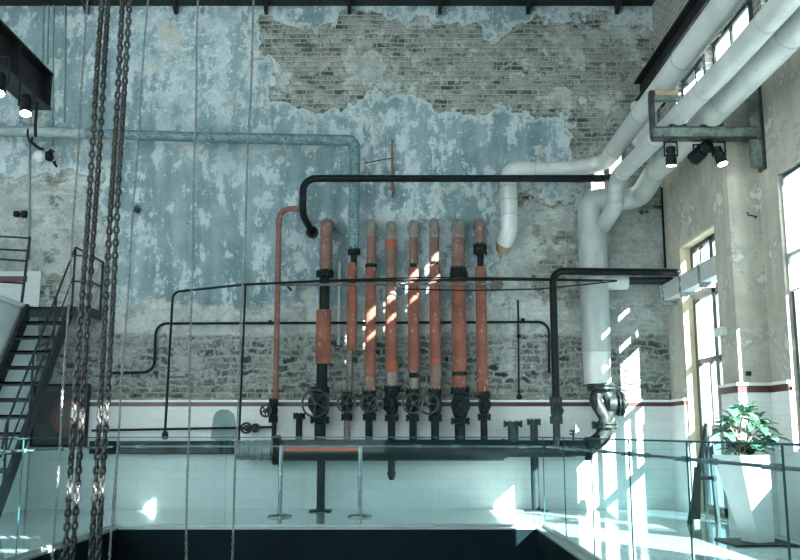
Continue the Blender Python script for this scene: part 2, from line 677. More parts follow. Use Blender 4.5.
wall_cells(mb, XL - .3, XL, (YB, 0), (-.3, ZC), [(a, a + 2.6, 3.6, 9.0) for a in (-15.6, -12.6, -9.6)])  # unseen openings added to bring in more daylight from the left
struct('wall_left', mb, 'plain_wall')
mb = MB()
mb.box((XL, YB - .3, -.3), (5.0, YB, .6)).box((XL, YB - .3, 9.0), (5.0, YB, ZC))
for a, b, c, d in ((-.3, 3.35, .6, 9), (3.35, 4.39, .6, 6.55), (3.35, 4.39, 6.85, 7.2), (3.35, 4.39, 7.5, 9), (4.39, 4.6, .6, 9)):  # two unseen slots high at the right, added to put sun on the chains
    mb.box((a, YB - .3, c), (b, YB, d))
for x in (XL, -6.4, -3.4, -.3):  # mullions of a wide unseen opening, added for soft frontal daylight
    mb.box((x - .12, YB - .3, .6), (x + .12, YB, 9.0))
for z in (3.4, 6.2):
    mb.box((XL, YB - .2, z - .06), (-.3, YB - .1, z + .06))
struct('wall_front', mb, 'plain_wall')

W1 = (-2.95, -.75, 0.02, 3.95)
W2 = (-8.0, -4.05, .95, 4.12)
CL = [(-2.25, -1.0, 5.62, 6.5), (-3.7, -2.35, 5.62, 6.5), (-5.3, -3.95, 5.62, 6.5)]
CHI = [(-8.7, -6.3, 6.85, 7.45), (-14.0, -13.1, 7.05, 7.5)]  # unseen high openings, added to throw sun on the risers and left floor
mb = MB()
wall_cells(mb, 4.25, 4.52, (-2.95, 0), (-.3, ZC), [W1, CL[0], (-2.95, CL[1][1], 5.62, 6.5)])
mb.box((4.02, -3.5, -.3), (4.52, -2.95, 5.55))
mb.box((4.25, -3.5, 6.5), (4.52, -2.95, ZC)).box((4.25, -3.5, 5.55), (4.52, -2.95, 5.62))
wall_cells(mb, 4.40, 4.58, (YB, -3.5), (-.3, ZC), [W2, (-3.7, -3.5, 5.62, 6.5), CL[2]] + CHI)
struct('wall_right', mb, 'wall_right')

# glazed wainscot and red band
struct('wall_back_wainscot', MB().box((-5.72, -.035, 0), (4.25, 0, 1.56)), 'tile_x')
struct('wall_right_wainscot', MB().box((4.215, -.75, 0), (4.25, -.035, 1.56))
       .box((3.985, -3.5, 0), (4.02, -2.95, 1.66)).box((4.365, -4.05, 0), (4.40, -3.535, 1.66))
       .box((4.365, -8.0, 0), (4.40, -4.05, .95)).box((4.365, -12, 0), (4.40, -8.0, 1.66)), 'tile_y')
struct('wall_pilaster_wainscot', MB().box((3.985, -3.535, 0), (4.365, -3.5, 1.66)), 'tile_x')
struct('trim_1', MB().box((-5.72, -.043, 1.56), (4.207, 0, 1.625)).box((4.207, -.75, 1.56), (4.25, 0, 1.625)), 'band')
struct('trim_2', MB().box((3.977, -3.543, 1.62), (4.357, -3.5, 1.70)).box((3.977, -3.5, 1.62), (4.02, -2.95, 1.70))
       .box((4.357, -4.05, 1.62), (4.40, -3.543, 1.70)).box((4.357, -12, 1.62), (4.40, -8.0, 1.70)), 'band')
struct('trim_3', MB().box((3.96, -3.56, 1.70), (4.34, -3.5, 1.735)).box((3.96, -3.5, 1.70), (4.02, -2.95, 1.735))
       .box((4.34, -4.05, 1.70), (4.40, -3.56, 1.735)).box((4.34, -12, 1.70), (4.40, -8.0, 1.735)), 'tile_y')
struct('trim_4', MB().box((-5.72, -.05, 1.625), (4.2, 0, 1.66)).box((4.2, -.75, 1.625), (4.25, 0, 1.66)), 'mezz')
# patch of teal plaster on the wainscot
c = P(224, 425, -.037)
mb = MB()
prof = [(-.20, -.2), (-.17, .12), (-.13, .2), (-.05, .24), (.06, .235), (.15, .17), (.18, .05), (.19, -.2), (.1, -.26), (-.1, -.25)]
vs = [c + V((x, 0, z)) for x, z in prof] + [c + V((x, -.006, z)) for x, z in prof]
n = len(prof)
mb.add(vs, [tuple(range(n)), tuple(range(n, 2 * n))] + [(k, (k + 1) % n, n + (k + 1) % n, n + k) for k in range(n)])
tag(mb.build('plaster_patch', 'stain', None, 0), 'rounded teal patch on the white wainscot above the black trough', 'patch')

# mezzanine at the left
struct('wall_mezzanine', MB().box((XL, -2.7, 0), (-5.74, 0, 3.02)), 'mezz')
struct('floor_mezzanine', MB().box((XL, -2.75, 3.02), (-5.70, 0, 3.09)), 'mezz')
struct('wall_mezzanine_wainscot', MB().box((XL, -.035, 3.09), (-5.74, 0, 3.70)), 'tile_x')
struct('trim_5', MB().box((XL, -.043, 3.53), (-5.95, -.035, 3.62)), 'band')

# rim of the pit
struct('trim_6', MB().box((PX0 - .09, PY1 - .03, -.004), (PX1 + .15, PY1 + .08, .010)), 'rim')
struct('trim_7', MB().box((PX0 - .11, PY0, -.004), (PX0 + .025, PY1 - .03, .018)), 'rim')
struct('trim_8', MB().box((PX1 - .025, PY0, -.004), (PX1 + .15, PY1 - .03, .018)), 'rim')

# --- windows
X0 = 4.41
y0, y1, z0, z1 = W1
f = MB()
for a, b in ((y0, y0 + .12), (y1 - .15, y1), (-1.76, -1.62)):
    f.box((X0, a, z0), (X0 + .07, b, z1))
for a, b in ((z1 - .09, z1), (3.10, 3.22), (1.16, 1.26), (z0, z0 + .12)):
    f.box((X0, y0 + .12, a), (X0 + .07, y1 - .15, b))
for yy in (-1.2, -2.2):
    f.box((X0 + .01, yy - .03, 3.22), (X0 + .06, yy + .03, z1 - .09))
for yy in (-1.35, -2.2):
    f.box((X0 + .01, yy - .03, 1.26), (X0 + .06, yy + .03, 2.15))
f.box((X0 + .01, y0 + .12, 2.15), (X0 + .06, y1 - .15, 2.22))
w1 = struct('window_1', f, 'window_frame')
MB().box((X0 + .03, y0 + .07, 1.26), (X0 + .038, y1 - .07, z1 - .07)).build('pane', 'pane', w1, 0)
MB().box((X0 + .03, y0 + .07, .1), (X0 + .038, y1 - .07, 1.18)).build('lower_pane', 'tint', w1, 0)
MB().box((4.26, y1 - .03, 0), (X0, y1, z1)).box((4.26, y0 + .03, z1 - .03), (X0, y1 - .03, z1)).build('jamb', 'cream', w1, 0)
y0, y1, z0, z1 = W2
f = MB()
X0 = 4.47
for a, b in ((y0, y0 + .07), (y1 - .07, y1), (-5.06, -4.99)):
    f.box((X0, a, z0), (X0 + .07, b, z1))
for a, b in ((z1 - .07, z1), (3.12, 3.2), (z0, z0 + .07)):
    f.box((X0, y0 + .07, a), (X0 + .07, y1 - .07, b))
w2 = struct('window_2', f, 'window_frame')
MB().box((X0 + .03, y0 + .07, z0 + .07), (X0 + .038, y1 - .07, z1 - .07)).build('pane', 'pane', w2, 0)
bl_ = MB().box((X0 - .03, y0 + .02, 2.75), (X0 - .024, y1 - .02, z1 - .06)).build('sun_blocker', 'frosted', w2, 0)  # blind added to keep this window's sun off the back wall
MB().cyl((X0 - .027, y0 + .01, 2.74), (X0 - .027, y1 - .01, 2.74), .012, 8).build('blocker_hem', 'planter', bl_)
for i, (a, b, c, d) in enumerate(CL + CHI):  # the CHI pair are the unseen openings added for the sun
    f = MB()
    xx = 4.36 if b > -3.0 else 4.46
    for u, v in ((a, a + .05), (b - .05, b), ((a + b) / 2 - .025, (a + b) / 2 + .025)):
        f.box((xx, u, c), (xx + .06, v, d))
    for u, v in ((c, c + .05), (d - .05, d)):
        f.box((xx, a + .05, u), (xx + .06, b - .05, v))
    if i == 3:
        f.box((xx, a + .05, 7.02), (xx + .06, b - .05, 7.2))
    w = struct('window_%d' % (i + 3), f, 'window_frame')
    MB().box((xx + .03, a + .05, c + .05), (xx + .036, b - .05, d - .05)).build('pane', 'frosted' if i in (1, 2) else 'pane', w, 0)  # frosting added to two panes, to keep sun patches off the wall

# --- steel beam across the head of the wall, with its brackets
z = P(400, 6, 0).z
t = thing('roof_beam', 'long dark steel beam along the very top of the back wall', 'beam', (0, -.2, z))
MB().box((XL, -.36, z), (4.25, -.34, z + .4)).build('web', 'beam_steel', t, 0)
MB().box((XL, -.46, z), (4.25, 0, z + .025)).build('flange', 'beam_steel', t, 0)
for px in (84, 174, 265, 349, 440, 529, 619):
    a = P(px, 3, -.2)
    m_ = MB()
    m_.add([(a.x - .03, -.4, z), (a.x - .03, -.01, z), (a.x - .03, -.01, z - .16), (a.x - .03, -.05, z - .16),
            (a.x + .03, -.4, z), (a.x + .03, -.01, z), (a.x + .03, -.01, z - .16), (a.x + .03, -.05, z - .16)],
           [(0, 1, 2, 3), (4, 5, 6, 7), (0, 1, 5, 4), (1, 2, 6, 5), (2, 3, 7, 6), (3, 0, 4, 7)])
    m_.build('bracket', 'beam_steel', t, 0)


# ------------------------------------------------------------------ pipe pieces
PY = -.36          # plane of the red risers
PXM = 14.0 / 900   # metres per pixel there


def Z(py, Y=PY): return P(400, py, Y).z


def X(px, py, Y=PY): return P(px, py, Y).x


def flange_mb(c, axis, r, th=.03, bolts=8, gap=.012):
    b = MB()
    c, axis = V(c), V(axis).normalized()
    b.lathe(c - axis * (th + gap), axis, [(0, r * .93), (th * .15, r), (th, r), (th, r * .8), (th + 2 * gap, r * .8), (th + 2 * gap, r), (2 * th + 2 * gap - th * .15, r), (2 * th + 2 * gap, r * .93)], 24)
    ref = V((0, 0, 1)) if abs(axis.z) < .9 else V((1, 0, 0))
    u = axis.cross(ref).normalized()
    w = axis.cross(u)
    L = th + gap + .016
    for k in range(bolts):
        a = 2 * PI * (k + .5) / bolts
        p = c + (u * math.cos(a) + w * math.sin(a)) * r * .87
        b.cyl(p - axis * L, p + axis * L, .013, 6)
    return b


def handwheel(parent, c, r, axis=(0, -1, 0), spokes=5, phase=.3, rod=.2, mat='wheel'):
    axis = V(axis).normalized()
    c = V(c)
    ref = V((0, 0, 1))
    u = axis.cross(ref).normalized()
    w = axis.cross(u)
    o = MB().torus(c, axis, r, .017, 30, 8)
    for k in range(spokes):
        a = phase + 2 * PI * k / spokes
        d = u * math.cos(a) + w * math.sin(a)
        o.tube([c + d * .02 + axis * .0, c + d * r * .5 + axis * .012, c + d * r], .012, 6, False)
    o.lathe(c - axis * .03, axis, [(0, .035), (.05, .035), (.06, .02), (.085, .018), (.085, .0)], 10)
    wh = o.build('handwheel', mat, parent)
    return wh


def valve(t, x, zc, zt, zb, r, kind='wheel', wr=.21, wx=0.0, wz=0.0, axis=(0, -1, 0), phase=.3, Y=PY, mat='black_iron'):
    """Valve between the pipe flanges at zt and zb; wheel faces the room."""
    axis = V(axis).normalized()
    h = (zt - zb) / 2
    mid = (zt + zb) / 2
    b = MB()
    br = r * (1.75 if kind == 'wheel' else 1.55)
    b.lathe((x, Y, zb), (0, 0, 1), [(0, r), (.03, r), (.05, r * 1.05), (h * .55, br * .9), (h, br), (h * 1.45, br * .9), (2 * h - .05, r * 1.05), (2 * h - .03, r), (2 * h, r)], 20)
    c = V((x, Y, zc))
    if kind == 'wheel':
        b.lathe(c, axis, [(0, br * .8), (br * .95, br * .8), (br * .95, br * 1.05), (br * 1.2, br * 1.05), (br * 1.25, br * .5), (br * 1.7, br * .35), (br * 1.9, .03), (br * 2.2, .022)], 18)
    else:
        b.lathe(c, axis, [(0, br * .9), (br * .8, br * .9), (br * .8, br * 1.12), (br * .92, br * 1.14), (br * .94, br * 1.0), (br * .97, br * 1.0), (br * .97, br * 1.14), (br * 1.1, br * 1.12), (br * 1.12, br * .8), (br * 1.08, br * .7), (br * 1.1, br * .42), (br * 1.35, br * .34), (br * 1.42, br * .12), (br * 1.42, .01)], 24)
        for k in range(8):
            a = 2 * PI * k / 8
            p = c + V((math.cos(a), 0, math.sin(a))) * br * .98 + axis * br * 1.04
            b.cyl(p, p + axis * .05, .016, 6)
    body = b.build('valve_body', mat, t)
    flange_mb((x, Y, zt), (0, 0, 1), r * 1.75, .028).build('flange', mat, t)
    flange_mb((x, Y, zb), (0, 0, 1), r * 1.75, .028).build('flange', mat, t)
    if kind == 'wheel':
        e = c + axis * br * 2.1 + V((wx, 0, wz))
        handwheel(body, e, wr, axis, 5, phase)
        if abs(wx) > .02:
            MB().tube([c + axis * br * 1.6, e - axis * .03], .022, 8).build('stem', mat, body)
    return body


HT = Z(440)     # top of the header pipe


def vseg(t, name, px, ya, yb, w, mat, Y=PY, lo=None):
    """Vertical length of pipe between picture heights ya (upper) and yb."""
    x = X(px, (ya + yb) / 2, Y)
    za = Z(ya, Y)
    zb = Z(yb, Y) if lo is None else lo
    r = w * PXM / 2
    MB().lathe((x, Y, zb), (0, 0, 1), [(0, r * .96), (.008, r), (za - zb - .008, r), (za - zb, r * .96)], 20).build(name, mat, t)
    return x, za, zb, r


def elbow(t, name, px, ytop, ylow, w, mat, Y=PY):
    r = w * PXM / 2
    x = X(px, (ytop + ylow) / 2, Y)
    zt = Z(ytop + w / 2, Y)
    zb = Z(ylow, Y)
    pts = fillet([(x, Y, zb), (x, Y, zt), (x, -.002, zt)], min(r * 2.0, .24), 8)
    MB().tube(pts, r, 20).build(name, mat, t)


G = 'red vertical pipes rising from the black header'


def riser(label, px, **k):
    return thing('riser_pipe', label, 'pipe', (X(px, 420), PY, HT), G)


def ring(t, px, y, w, mat='black_paint', th=3.0, name='band'):
    x = X(px, y)
    r = w * PXM / 2
    MB().lathe((x, PY, Z(y + th / 2)), (0, 0, 1), [(0, r * .95), (.006, r), (th * PXM - .006, r), (th * PXM, r * .95)], 20).build(name, mat, t)


def vflange(t, px, y, w, bolts=8, mat='black_paint', th=.028):
    flange_mb((X(px, y), PY, Z(y)), (0, 0, 1), w * PXM / 2, th, bolts).build('flange', mat, t)


def base_pipe(t, px, ya, w, mat='black_iron'):
    vseg(t, 'lower_pipe', px, ya, 440, w, mat, lo=HT - .03)


# 1: thick, black neck, cut-back red jacket, biggest wheel
t = riser('first thick riser from left, short red jacket between black pipe, biggest handwheel', 323)
elbow(t, 'upper_pipe', 326, 216, 270, 13, 'rust_pink')
vflange(t, 325, 274, 18)
vseg(t, 'neck', 324.5, 277, 312, 10.5, 'black_paint')
vseg(t, 'insulation', 323.5, 310, 364, 15, 'rust_red')
vseg(t, 'black_pipe', 322, 363, 392, 11, 'black_iron')
valve(t, X(320, 405), Z(404), Z(390), Z(420), .085, 'wheel', .20, -.01, 0, (-.1, -1, 0), .2)
base_pipe(t, 320, 422, 11)
# 2: the teal pipe's continuation
t = riser('slim riser below the speckled teal pipe, bare rusty pipe above its wheel valve', 351)
vseg(t, 'neck', 354, 250, 264, 6.5, 'black_paint')
vflange(t, 354, 252, 13, 6)
vseg(t, 'insulation', 352, 263, 350, 10, 'rust_red')
vseg(t, 'bare_pipe', 349.5, 349, 396, 6.5, 'speckled')
valve(t, X(347, 405), Z(404), Z(395), Z(417), .05, 'wheel', .13, 0, 0, (0, -1, 0), .6)
base_pipe(t, 347, 418, 6.5, 'speckled')
# 3
t = riser('riser right of the slim one, red jacket with one black band near its top', 370)
elbow(t, 'upper_pipe', 371.5, 217, 238, 9.5, 'dusty_grey')
vseg(t, 'upper_insulation', 371.5, 236, 266, 10, 'rust_pink')
vseg(t, 'insulation', 370.5, 266, 378, 10.5, 'rust_red')
vseg(t, 'worn_insulation', 370, 376, 393, 10.5, 'rust_pink')
ring(t, 371, 266, 12, th=4)
valve(t, X(369.5, 405), Z(404), Z(394), Z(417), .06, 'wheel', .125, 0, 0, (0, -1, 0), .1)
base_pipe(t, 369, 418, 7.5)
# 4
t = riser('riser with bright orange bands high and low, small wheel turned to the left', 391)
elbow(t, 'upper_pipe', 391, 219, 241, 10, 'dusty_grey')
vseg(t, 'insulation', 391, 246, 364, 11, 'rust_red')
vseg(t, 'upper_insulation', 391, 247, 300, 11.1, 'rust_pink')
ring(t, 391, 244, 11.4, 'orange', 9, 'orange_band')
ring(t, 391.5, 367, 11.4, 'orange', 11, 'orange_band')
vseg(t, 'worn_insulation', 392, 371, 388, 10.8, 'dusty_grey')
vflange(t, 392, 389, 16, 6)
valve(t, X(391.5, 405), Z(404), Z(393), Z(418), .06, 'wheel', .10, -.11, 0.0, (-.55, -1, 0), .4)
base_pipe(t, 391.5, 419, 7.5)
# 5
t = riser('riser with torn jacket showing grey pipe just above its five-spoke wheel', 413)
elbow(t, 'upper_pipe', 413.5, 218, 240, 9, 'dusty_grey')
vseg(t, 'upper_insulation', 413.5, 238, 264, 9.5, 'rust_pink')
vseg(t, 'neck', 413.5, 263, 270, 7.5, 'black_paint')
vseg(t, 'insulation', 413.5, 268, 371, 11, 'rust_red')
vseg(t, 'bare_pipe', 414, 370, 391, 8.5, 'dusty_grey')
ring(t, 414, 375.5, 9.3, th=5)
valve(t, X(412.5, 405), Z(404), Z(392), Z(418), .06, 'wheel', .145, -.0, 0, (0, -1, 0), .0)
base_pipe(t, 413, 419, 7.5)
# 6
t = riser('riser with wide handwheel set left of its axis, pinkish jacket end below', 434)
elbow(t, 'upper_pipe', 434, 216, 240, 9.5, 'dusty_grey')
vseg(t, 'upper_insulation', 434, 238, 262, 10, 'rust_pink')
vseg(t, 'neck', 434.5, 260, 266, 8, 'black_paint')
vseg(t, 'insulation', 435, 265, 360, 11, 'rust_red')
vseg(t, 'worn_insulation', 435.5, 359, 390, 10.6, 'rust_pink')
ring(t, 435, 361, 11.3, 'orange', 4, 'orange_band')
valve(t, X(435, 405), Z(404), Z(392), Z(418), .06, 'wheel', .15, -.075, 0, (-.15, -1, 0), .5)
base_pipe(t, 435, 419, 8)
# 7
t = riser('thickest riser, black double flange midway and large round valve cover without wheel', 459)
elbow(t, 'upper_pipe', 458.5, 217, 240, 13.5, 'dusty_grey')
vseg(t, 'upper_insulation', 458.5, 238, 270, 14, 'rust_pink')
vflange(t, 458.5, 270.5, 17)
vflange(t, 458.5, 275.5, 18)
vseg(t, 'insulation', 459, 277, 390, 14.5, 'rust_red')
ring(t, 459.5, 374, 15.2, th=4)
valve(t, X(460, 405), Z(405), Z(391), Z(421), .085, 'cover')
base_pipe(t, 460, 423, 10.5)
# 8
t = riser('last red riser on right, black neck high up and small round valve cover', 483)
elbow(t, 'upper_pipe', 480, 217, 246, 9.5, 'rust_pink')
vflange(t, 480, 247, 14, 6)
vflange(t, 480, 251.5, 14, 6)
vseg(t, 'neck', 480.5, 253, 269, 6.5, 'black_paint')
vseg(t, 'insulation', 481.5, 267, 395, 11, 'rust_red')
valve(t, X(484, 405), Z(405), Z(395), Z(417), .058, 'cover')
base_pipe(t, 484, 418, 7)

# thin rusty pipe at the left of the row
t = thing('thin_pipe', 'thin rust-brown pipe left of the risers, hooked over at its top', 'pipe', (X(276, 420), PY, HT))
r = 3.2 * PXM
x = X(277, 300)
MB().tube(fillet([(X(275.5, 400), PY, Z(400)), (x, PY, Z(209)), (X(302, 209), PY, Z(208.5))], .2, 8), r * .88, 16).build('upper_pipe', 'thin_rust', t)
valve(t, X(273.5, 408), Z(411), Z(402), Z(419), .04, 'wheel', .085, -.05, 0, (-.35, -1, 0), .3)
vseg(t, 'lower_pipe', 274, 420, 440, 5, 'black_iron', lo=HT - .03)

# black handrail-like pipe bending over the row
YP = -.62
t = thing('overhead_pipe', 'long black pipe running level above the red risers, bent down at left', 'pipe', P(302, 200, YP))
a = P(302.5, 216, YP)
top = P(302.5, 178.5, YP).z
pts = fillet([P(312, 232, -.005), (a.x, YP, a.z + .02), (a.x, YP, top), (P(607, 178, YP).x, YP, top), P(610, 177.5, YP - .3)], .2, 8)
MB().tube(pts, 3.6 * PXM, 16).build('pipe', 'black_paint', t)
MB().lathe(P(312, 232, -.03), (0, 1, 0), [(0, .1), (.03, .1)], 18).build('wall_plate', 'black_paint', t)

# dark riser at the right of the row
YD = -.68
t = thing('dark_riser', 'black riser pipe without jacket, bent right into a level run', 'pipe', (X(556, 420), YD, HT))
x = X(554.5, 340, YD)
zt = P(400, 271, YD).z
MB().tube(fillet([(x, YD, Z(402, YD)), (x, YD, zt), (4.245, YD - .03, zt - .03)], .17, 8), 3.6 * PXM, 16).build('upper_pipe', 'black_paint', t)
x = X(556, 411, YD)
valve(t, x, Z(411, YD), Z(401, YD), Z(420, YD), .055, 'cover', Y=YD, mat='green_iron')
MB().tube(fillet([(x, YD, Z(421, YD)), (x, YD, HT + .02), (x, -.44, HT - .12)], .1, 6), .055, 16).build('lower_pipe', 'green_iron', t)

# teal pipe along the wall, turning down
t = thing('teal_pipe', 'old speckled teal pipe along the wall, turning down to the slim riser', 'pipe', P(355, 150, -.36))
b0 = P(353.5, 250, PY)
zt = Z(140.5)
MB().tube(fillet([b0, (X(355, 141), PY, zt), P(225, 138, PY)], .12, 6), 5.6 * PXM, 18).build('speckled_length', 'teal_pipe', t)
MB().tube([P(228, 138, PY), P(85, 133.5, PY)], 5.2 * PXM, 18).build('middle_length', 'teal_pipe', t)
MB().tube([P(86, 133.5, PY), P(-60, 129, PY), (XL + .02, PY, P(-60, 129, PY).z + .03)], 5.6 * PXM, 18).build('pale_length', 'teal_pale', t)
for px in (30,):
    q = P(px, 134 + px * .02, PY)
    MB().box((q.x - .02, PY, q.z - .12), (q.x + .02, 0, q.z - .09)).torus((q.x, PY, q.z), (1, 0, .02), .1, .014, 20, 6).build('pipe_clip', 'black_iron', t)

# ------------------------------------------------------------------ header, its supports and stubs
HY, HR = -.36, .158
HZ = Z(439.5) - HR
xl, xm, xr = X(277, 448), X(503, 448), X(588, 448)
t = thing('header_pipe', 'thick black header pipe lying level below all the valves', 'pipe', (0, HY, 0))
MB().cyl((xl, HY, HZ), (xm, HY, HZ), HR, 28).build('main_length', 'header', t)
MB().lathe((xm - .02, HY, HZ + .02), (1, 0, 0), [(0, .15), (.04, .15), (.1, .128), (xr - xm, .128)], 24).build('reduced_length', 'header', t)
flange_mb((xl, HY, HZ), (1, 0, 0), HR * 1.42, .04, 12).build('end_flange', 'black_iron', t)
flange_mb((xr, HY, HZ + .02), (1, 0, 0), .18, .03, 10).build('end_flange', 'black_iron', t)
b = MB()
b.tube([(X(258, 448), HY, HZ), (xl - .05, HY, HZ)], .1, 16)
x = xl - .62
pts, rad = [], []
n = 26
for k in range(n + 1):
    pts.append(V((x + .60 * k / n, HY, HZ + .006 * math.sin(k * 2.1))))
    rad.append(.142 + (.012 if k % 2 else -.008) + R.uniform(-.008, .008))
MB().tube(pts, .14, 26, True, False, 0, rad).build('wrapped_length', 'foil', t)
for px in (321, 535):
    x = X(px, 480)
    lg = MB().cyl((x, HY, .02), (x, HY, HZ), .062, 18).build('support_leg', 'header', t)
    MB().box((x - .16, HY - .16, 0), (x + .16, HY + .16, .02), bev=.004).build('base_plate', 'header', lg)
x = X(391.5, 465)
MB().lathe((x, HY, HZ - .02), (0, 0, -1), [(0, .055), (.30, .055), (.30, .065), (.34, .065), (.42, .035), (.42, .001)], 16).build('drain_nozzle', 'header', t)
for px in (299, 513, 534):
    yt = {299: 416, 513: 424, 534: 422}[px]
    w = {299: 6.5, 513: 10.5, 534: 7.5}[px]
    x = X(px, 430)
    zt = Z(yt)
    s = MB().cyl((x, HY, HZ + .1), (x, HY, zt), w * PXM / 2, 18).build('stub_pipe', 'black_iron' if px == 299 else 'green_iron', t)
    flange_mb((x, HY, zt), (0, 0, 1), w * PXM / 2 * 1.85, .022, 8).build('blank_flange', 'black_iron' if px == 299 else 'green_iron', s)
x = X(573, 433)
s = MB().cyl((x, HY, HZ + .1), (x, HY, Z(431)), .014, 10).cyl((x, HY - .0, Z(434)), (x - .06, HY - .03, Z(434)), .011, 8)
s.bar((x - .05, HY, Z(431)), (x + .03, HY, Z(431)), .012, .02)
s.build('air_tap', 'black_iron', t)

# black trough along the wall to the left of the header
t = thing('wall_trough', 'long black trough fixed low on the wall, left of the wrapped pipe', 'trough', (-3.6, -.1, .9))
xa, xb = P(90, 448, -.15).x, P(237, 448, -.15).x
za, zb = P(0, 441, -.15).z, P(0, 454, -.15).z
MB().box((xa, -.2, zb), (xb, -.036, za), bev=.008).build('body', 'black_paint', t)
for px in (143, 212):
    q = P(px, 446.5, -.2)
    MB().lathe((q.x, -.2, q.z), (0, -1, 0), [(0, .03), (.012, .028), (.02, .014)], 12).build('bolt', 'steel', t)

# ------------------------------------------------------------------ thin conduits
t = thing('conduit_run', 'thin black conduit rising at left and running level across the risers', 'conduit', P(168, 433, -.6))
rr = .019
MB().tube(fillet([P(165, 432, -.6), P(173, 292, -.6), P(245, 284.5, -.62), P(322, 281, -.64), P(500, 279.5, -.64), P(603, 280.5, -.66)], .12, 6), rr, 10).build('conduit', 'black_iron', t)
MB().lathe(P(165, 436, -.6), (0, 0, 1), [(-.05, .03), (-.02, .05), (.03, .05), (.07, .03)], 12).build('joint', 'black_iron', t)
t = thing('conduit_drop', 'thin black upright conduit between the level conduit and the header, behind a chain', 'conduit', P(239, 437, -.6))
MB().tube([P(239, 440, -.58), P(245.5, 284.5, -.62)], .017, 10).build('conduit', 'black_iron', t)
t = thing('wall_conduit', 'thin black conduit low on the wall, bent down at both ends', 'conduit', P(350, 323, -.06))
yv = -.06
MB().tube(fillet([P(112, 373, yv), P(154, 372, yv), P(156, 323.5, yv), P(549, 322, yv), P(549, 373, yv)], .17, 8), .02, 10).build('conduit', 'black_iron', t)
for px, py in ((270, 322), (523, 320), (519, 336)):
    q = P(px, py, yv)
    MB().lathe((q.x, -.0, q.z), (0, -1, 0), [(0, .035), (.04, .035), (.06, .02), (.08, .02)], 10).build('junction', 'black_iron', t)
t = thing('wall_rod', 'thin upright rod on the stone wall between red and black risers', 'rod', P(519, 395, -.03))
MB().tube([P(519, 398, -.03), P(518, 300, -.03)], .014, 8).build('rod', 'black_iron', t)
MB().lathe(P(519, 397, 0), (0, -1, 0), [(0, .045), (.04, .045), (.05, .03)], 10).build('foot_plate', 'black_iron', t)
t = thing('wall_rod', 'short rusty upright rod on blue plaster above the long black pipe', 'rod', P(392, 170, -.04))
MB().tube([P(392.5, 197, -.05), P(392, 140, -.05)], .018, 8).build('rod', 'thin_rust', t)
MB().tube([P(392, 158, -.05), P(365, 163, 0)], .008, 6).build('tie', 'black_iron', t)

t = thing('wall_rod', 'pale thin upright pipe on the wall just right of the first riser', 'rod', P(339, 300, -.04))
MB().tube([P(338.5, 345, -.04), P(340, 262, -.04)], .026, 10).build('rod', 'planter', t)

t = thing('support_bar', 'flat rusty bar tying the risers together, ending at a round plate', 'bar', P(390, 284, -.5))
MB().bar(P(277, 285, -.53), P(500, 283.5, -.53), .02, .038).build('bar', 'speckled', t)
q = P(493, 284, -.53)
MB().lathe((q.x + .06, -.5, q.z), (0, 1, 0), [(0, .10), (.02, .10)], 20).build('end_plate', 'speckled', t)
for px in (287, 495):
    q = P(px, 285, -.5)
    MB().bar((q.x, -.5, q.z), (q.x, 0, q.z), .03, .03).build('wall_tie', 'black_iron', t)

t = thing('low_pipe', 'thin level black pipe with two small valves, above the black trough', 'pipe', P(180, 428, -.15))
MB().tube([P(92, 430.5, -.15), P(276, 427, -.15)], .019, 10).build('pipe', 'black_iron', t)
for px, r_ in ((247.5, .075), (256.5, .055)):
    q = P(px, 428, -.15)
    bb = MB().lathe((q.x - .05, -.15, q.z), (1, 0, 0), [(0, .03), (.03, .05), (.07, .05), (.1, .03)], 12).lathe((q.x, -.15, q.z), (0, -1, 0), [(0, .04), (.06, .035), (.1, .015)], 10).build('valve_body', 'black_iron', t)
    handwheel(bb, (q.x, -.27, q.z), r_, (0, -1, 0), 4, .5)
for nm, lab, pts in (('slack_cable', 'slack black cable drooping lowest across the front of the red risers', [(395, 283), (402, 289), (470, 290.5), (540, 289), (590, 284), (617, 281)]),
                     ('slack_cable', 'taut black cable ending at the silver riser, just above the slack one', [(330, 280), (420, 277.5), (520, 278), (617, 280.5)])):
    q = [P(a, b, -.80) for a, b in pts]
    tag(MB().tube(fillet(q, .5, 5), .011, 8).build(nm, 'black_paint'), lab, 'cable')

# ------------------------------------------------------------------ silver pipes
XA, ZA, RA = 3.26, 5.40, .136
XB_, ZB_, RB = 3.29, 4.95, .120
XC_, ZC_, RC = 3.79, 4.97, .158
YN = -13.6


def bands(t, pts, r, mat='seam', name='joint_band', w=.016):
    for p, ax in pts:
        MB().lathe(V(p) - V(ax).normalized() * w / 2, ax, [(0, r + .002), (.004, r + .005), (w - .004, r + .005), (w, r + .002)], 22).build(name, mat, t)


# A: top pipe, elbow, level run, elbow, drop
t = thing('vent_pipe', 'highest silver pipe, turning left along the wall then down into brick', 'pipe', (XA, -.7, ZA))
YA = -.30
MB().tube([(XA, YN, ZA), (XA, -.8, ZA)], RA, 24).build('long_run', 'insul', t)
zA = P(560, 169, YA).z
MB().tube(fillet([(XA, -.82, ZA), (XA, YA, ZA - .0), (2.72, YA, zA)], .36, 6), RA * .93, 24).build('elbow', 'insul', t)
xd = P(509, 200, YA).x
MB().tube([(2.75, YA, zA), (xd + .3, YA, zA)], .118, 22).build('level_run', 'insul', t)
MB().tube(fillet([(xd + .32, YA, zA), (xd, YA, zA), (xd, YA, zA - .38)], .24, 3), .135, 22).build('elbow', 'insul', t)
zl = P(509, 238, YA).z
MB().tube(fillet([(xd, YA, zA - .36), (xd, YA, zl + .12), (xd - .08, -.16, zl - .06)], .22, 4), .135, 22).build('drop', 'insul', t)
MB().tube([(xd - .07, -.2, zl - .04), (xd - .09, -.002, zl - .12)], .10, 18).build('wall_sleeve', 'timber', t)
bands(t, [((XA, y, ZA), (0, 1, 0)) for y in (-8.4, -6.4, -4.4, -2.6, -1.1)], RA)
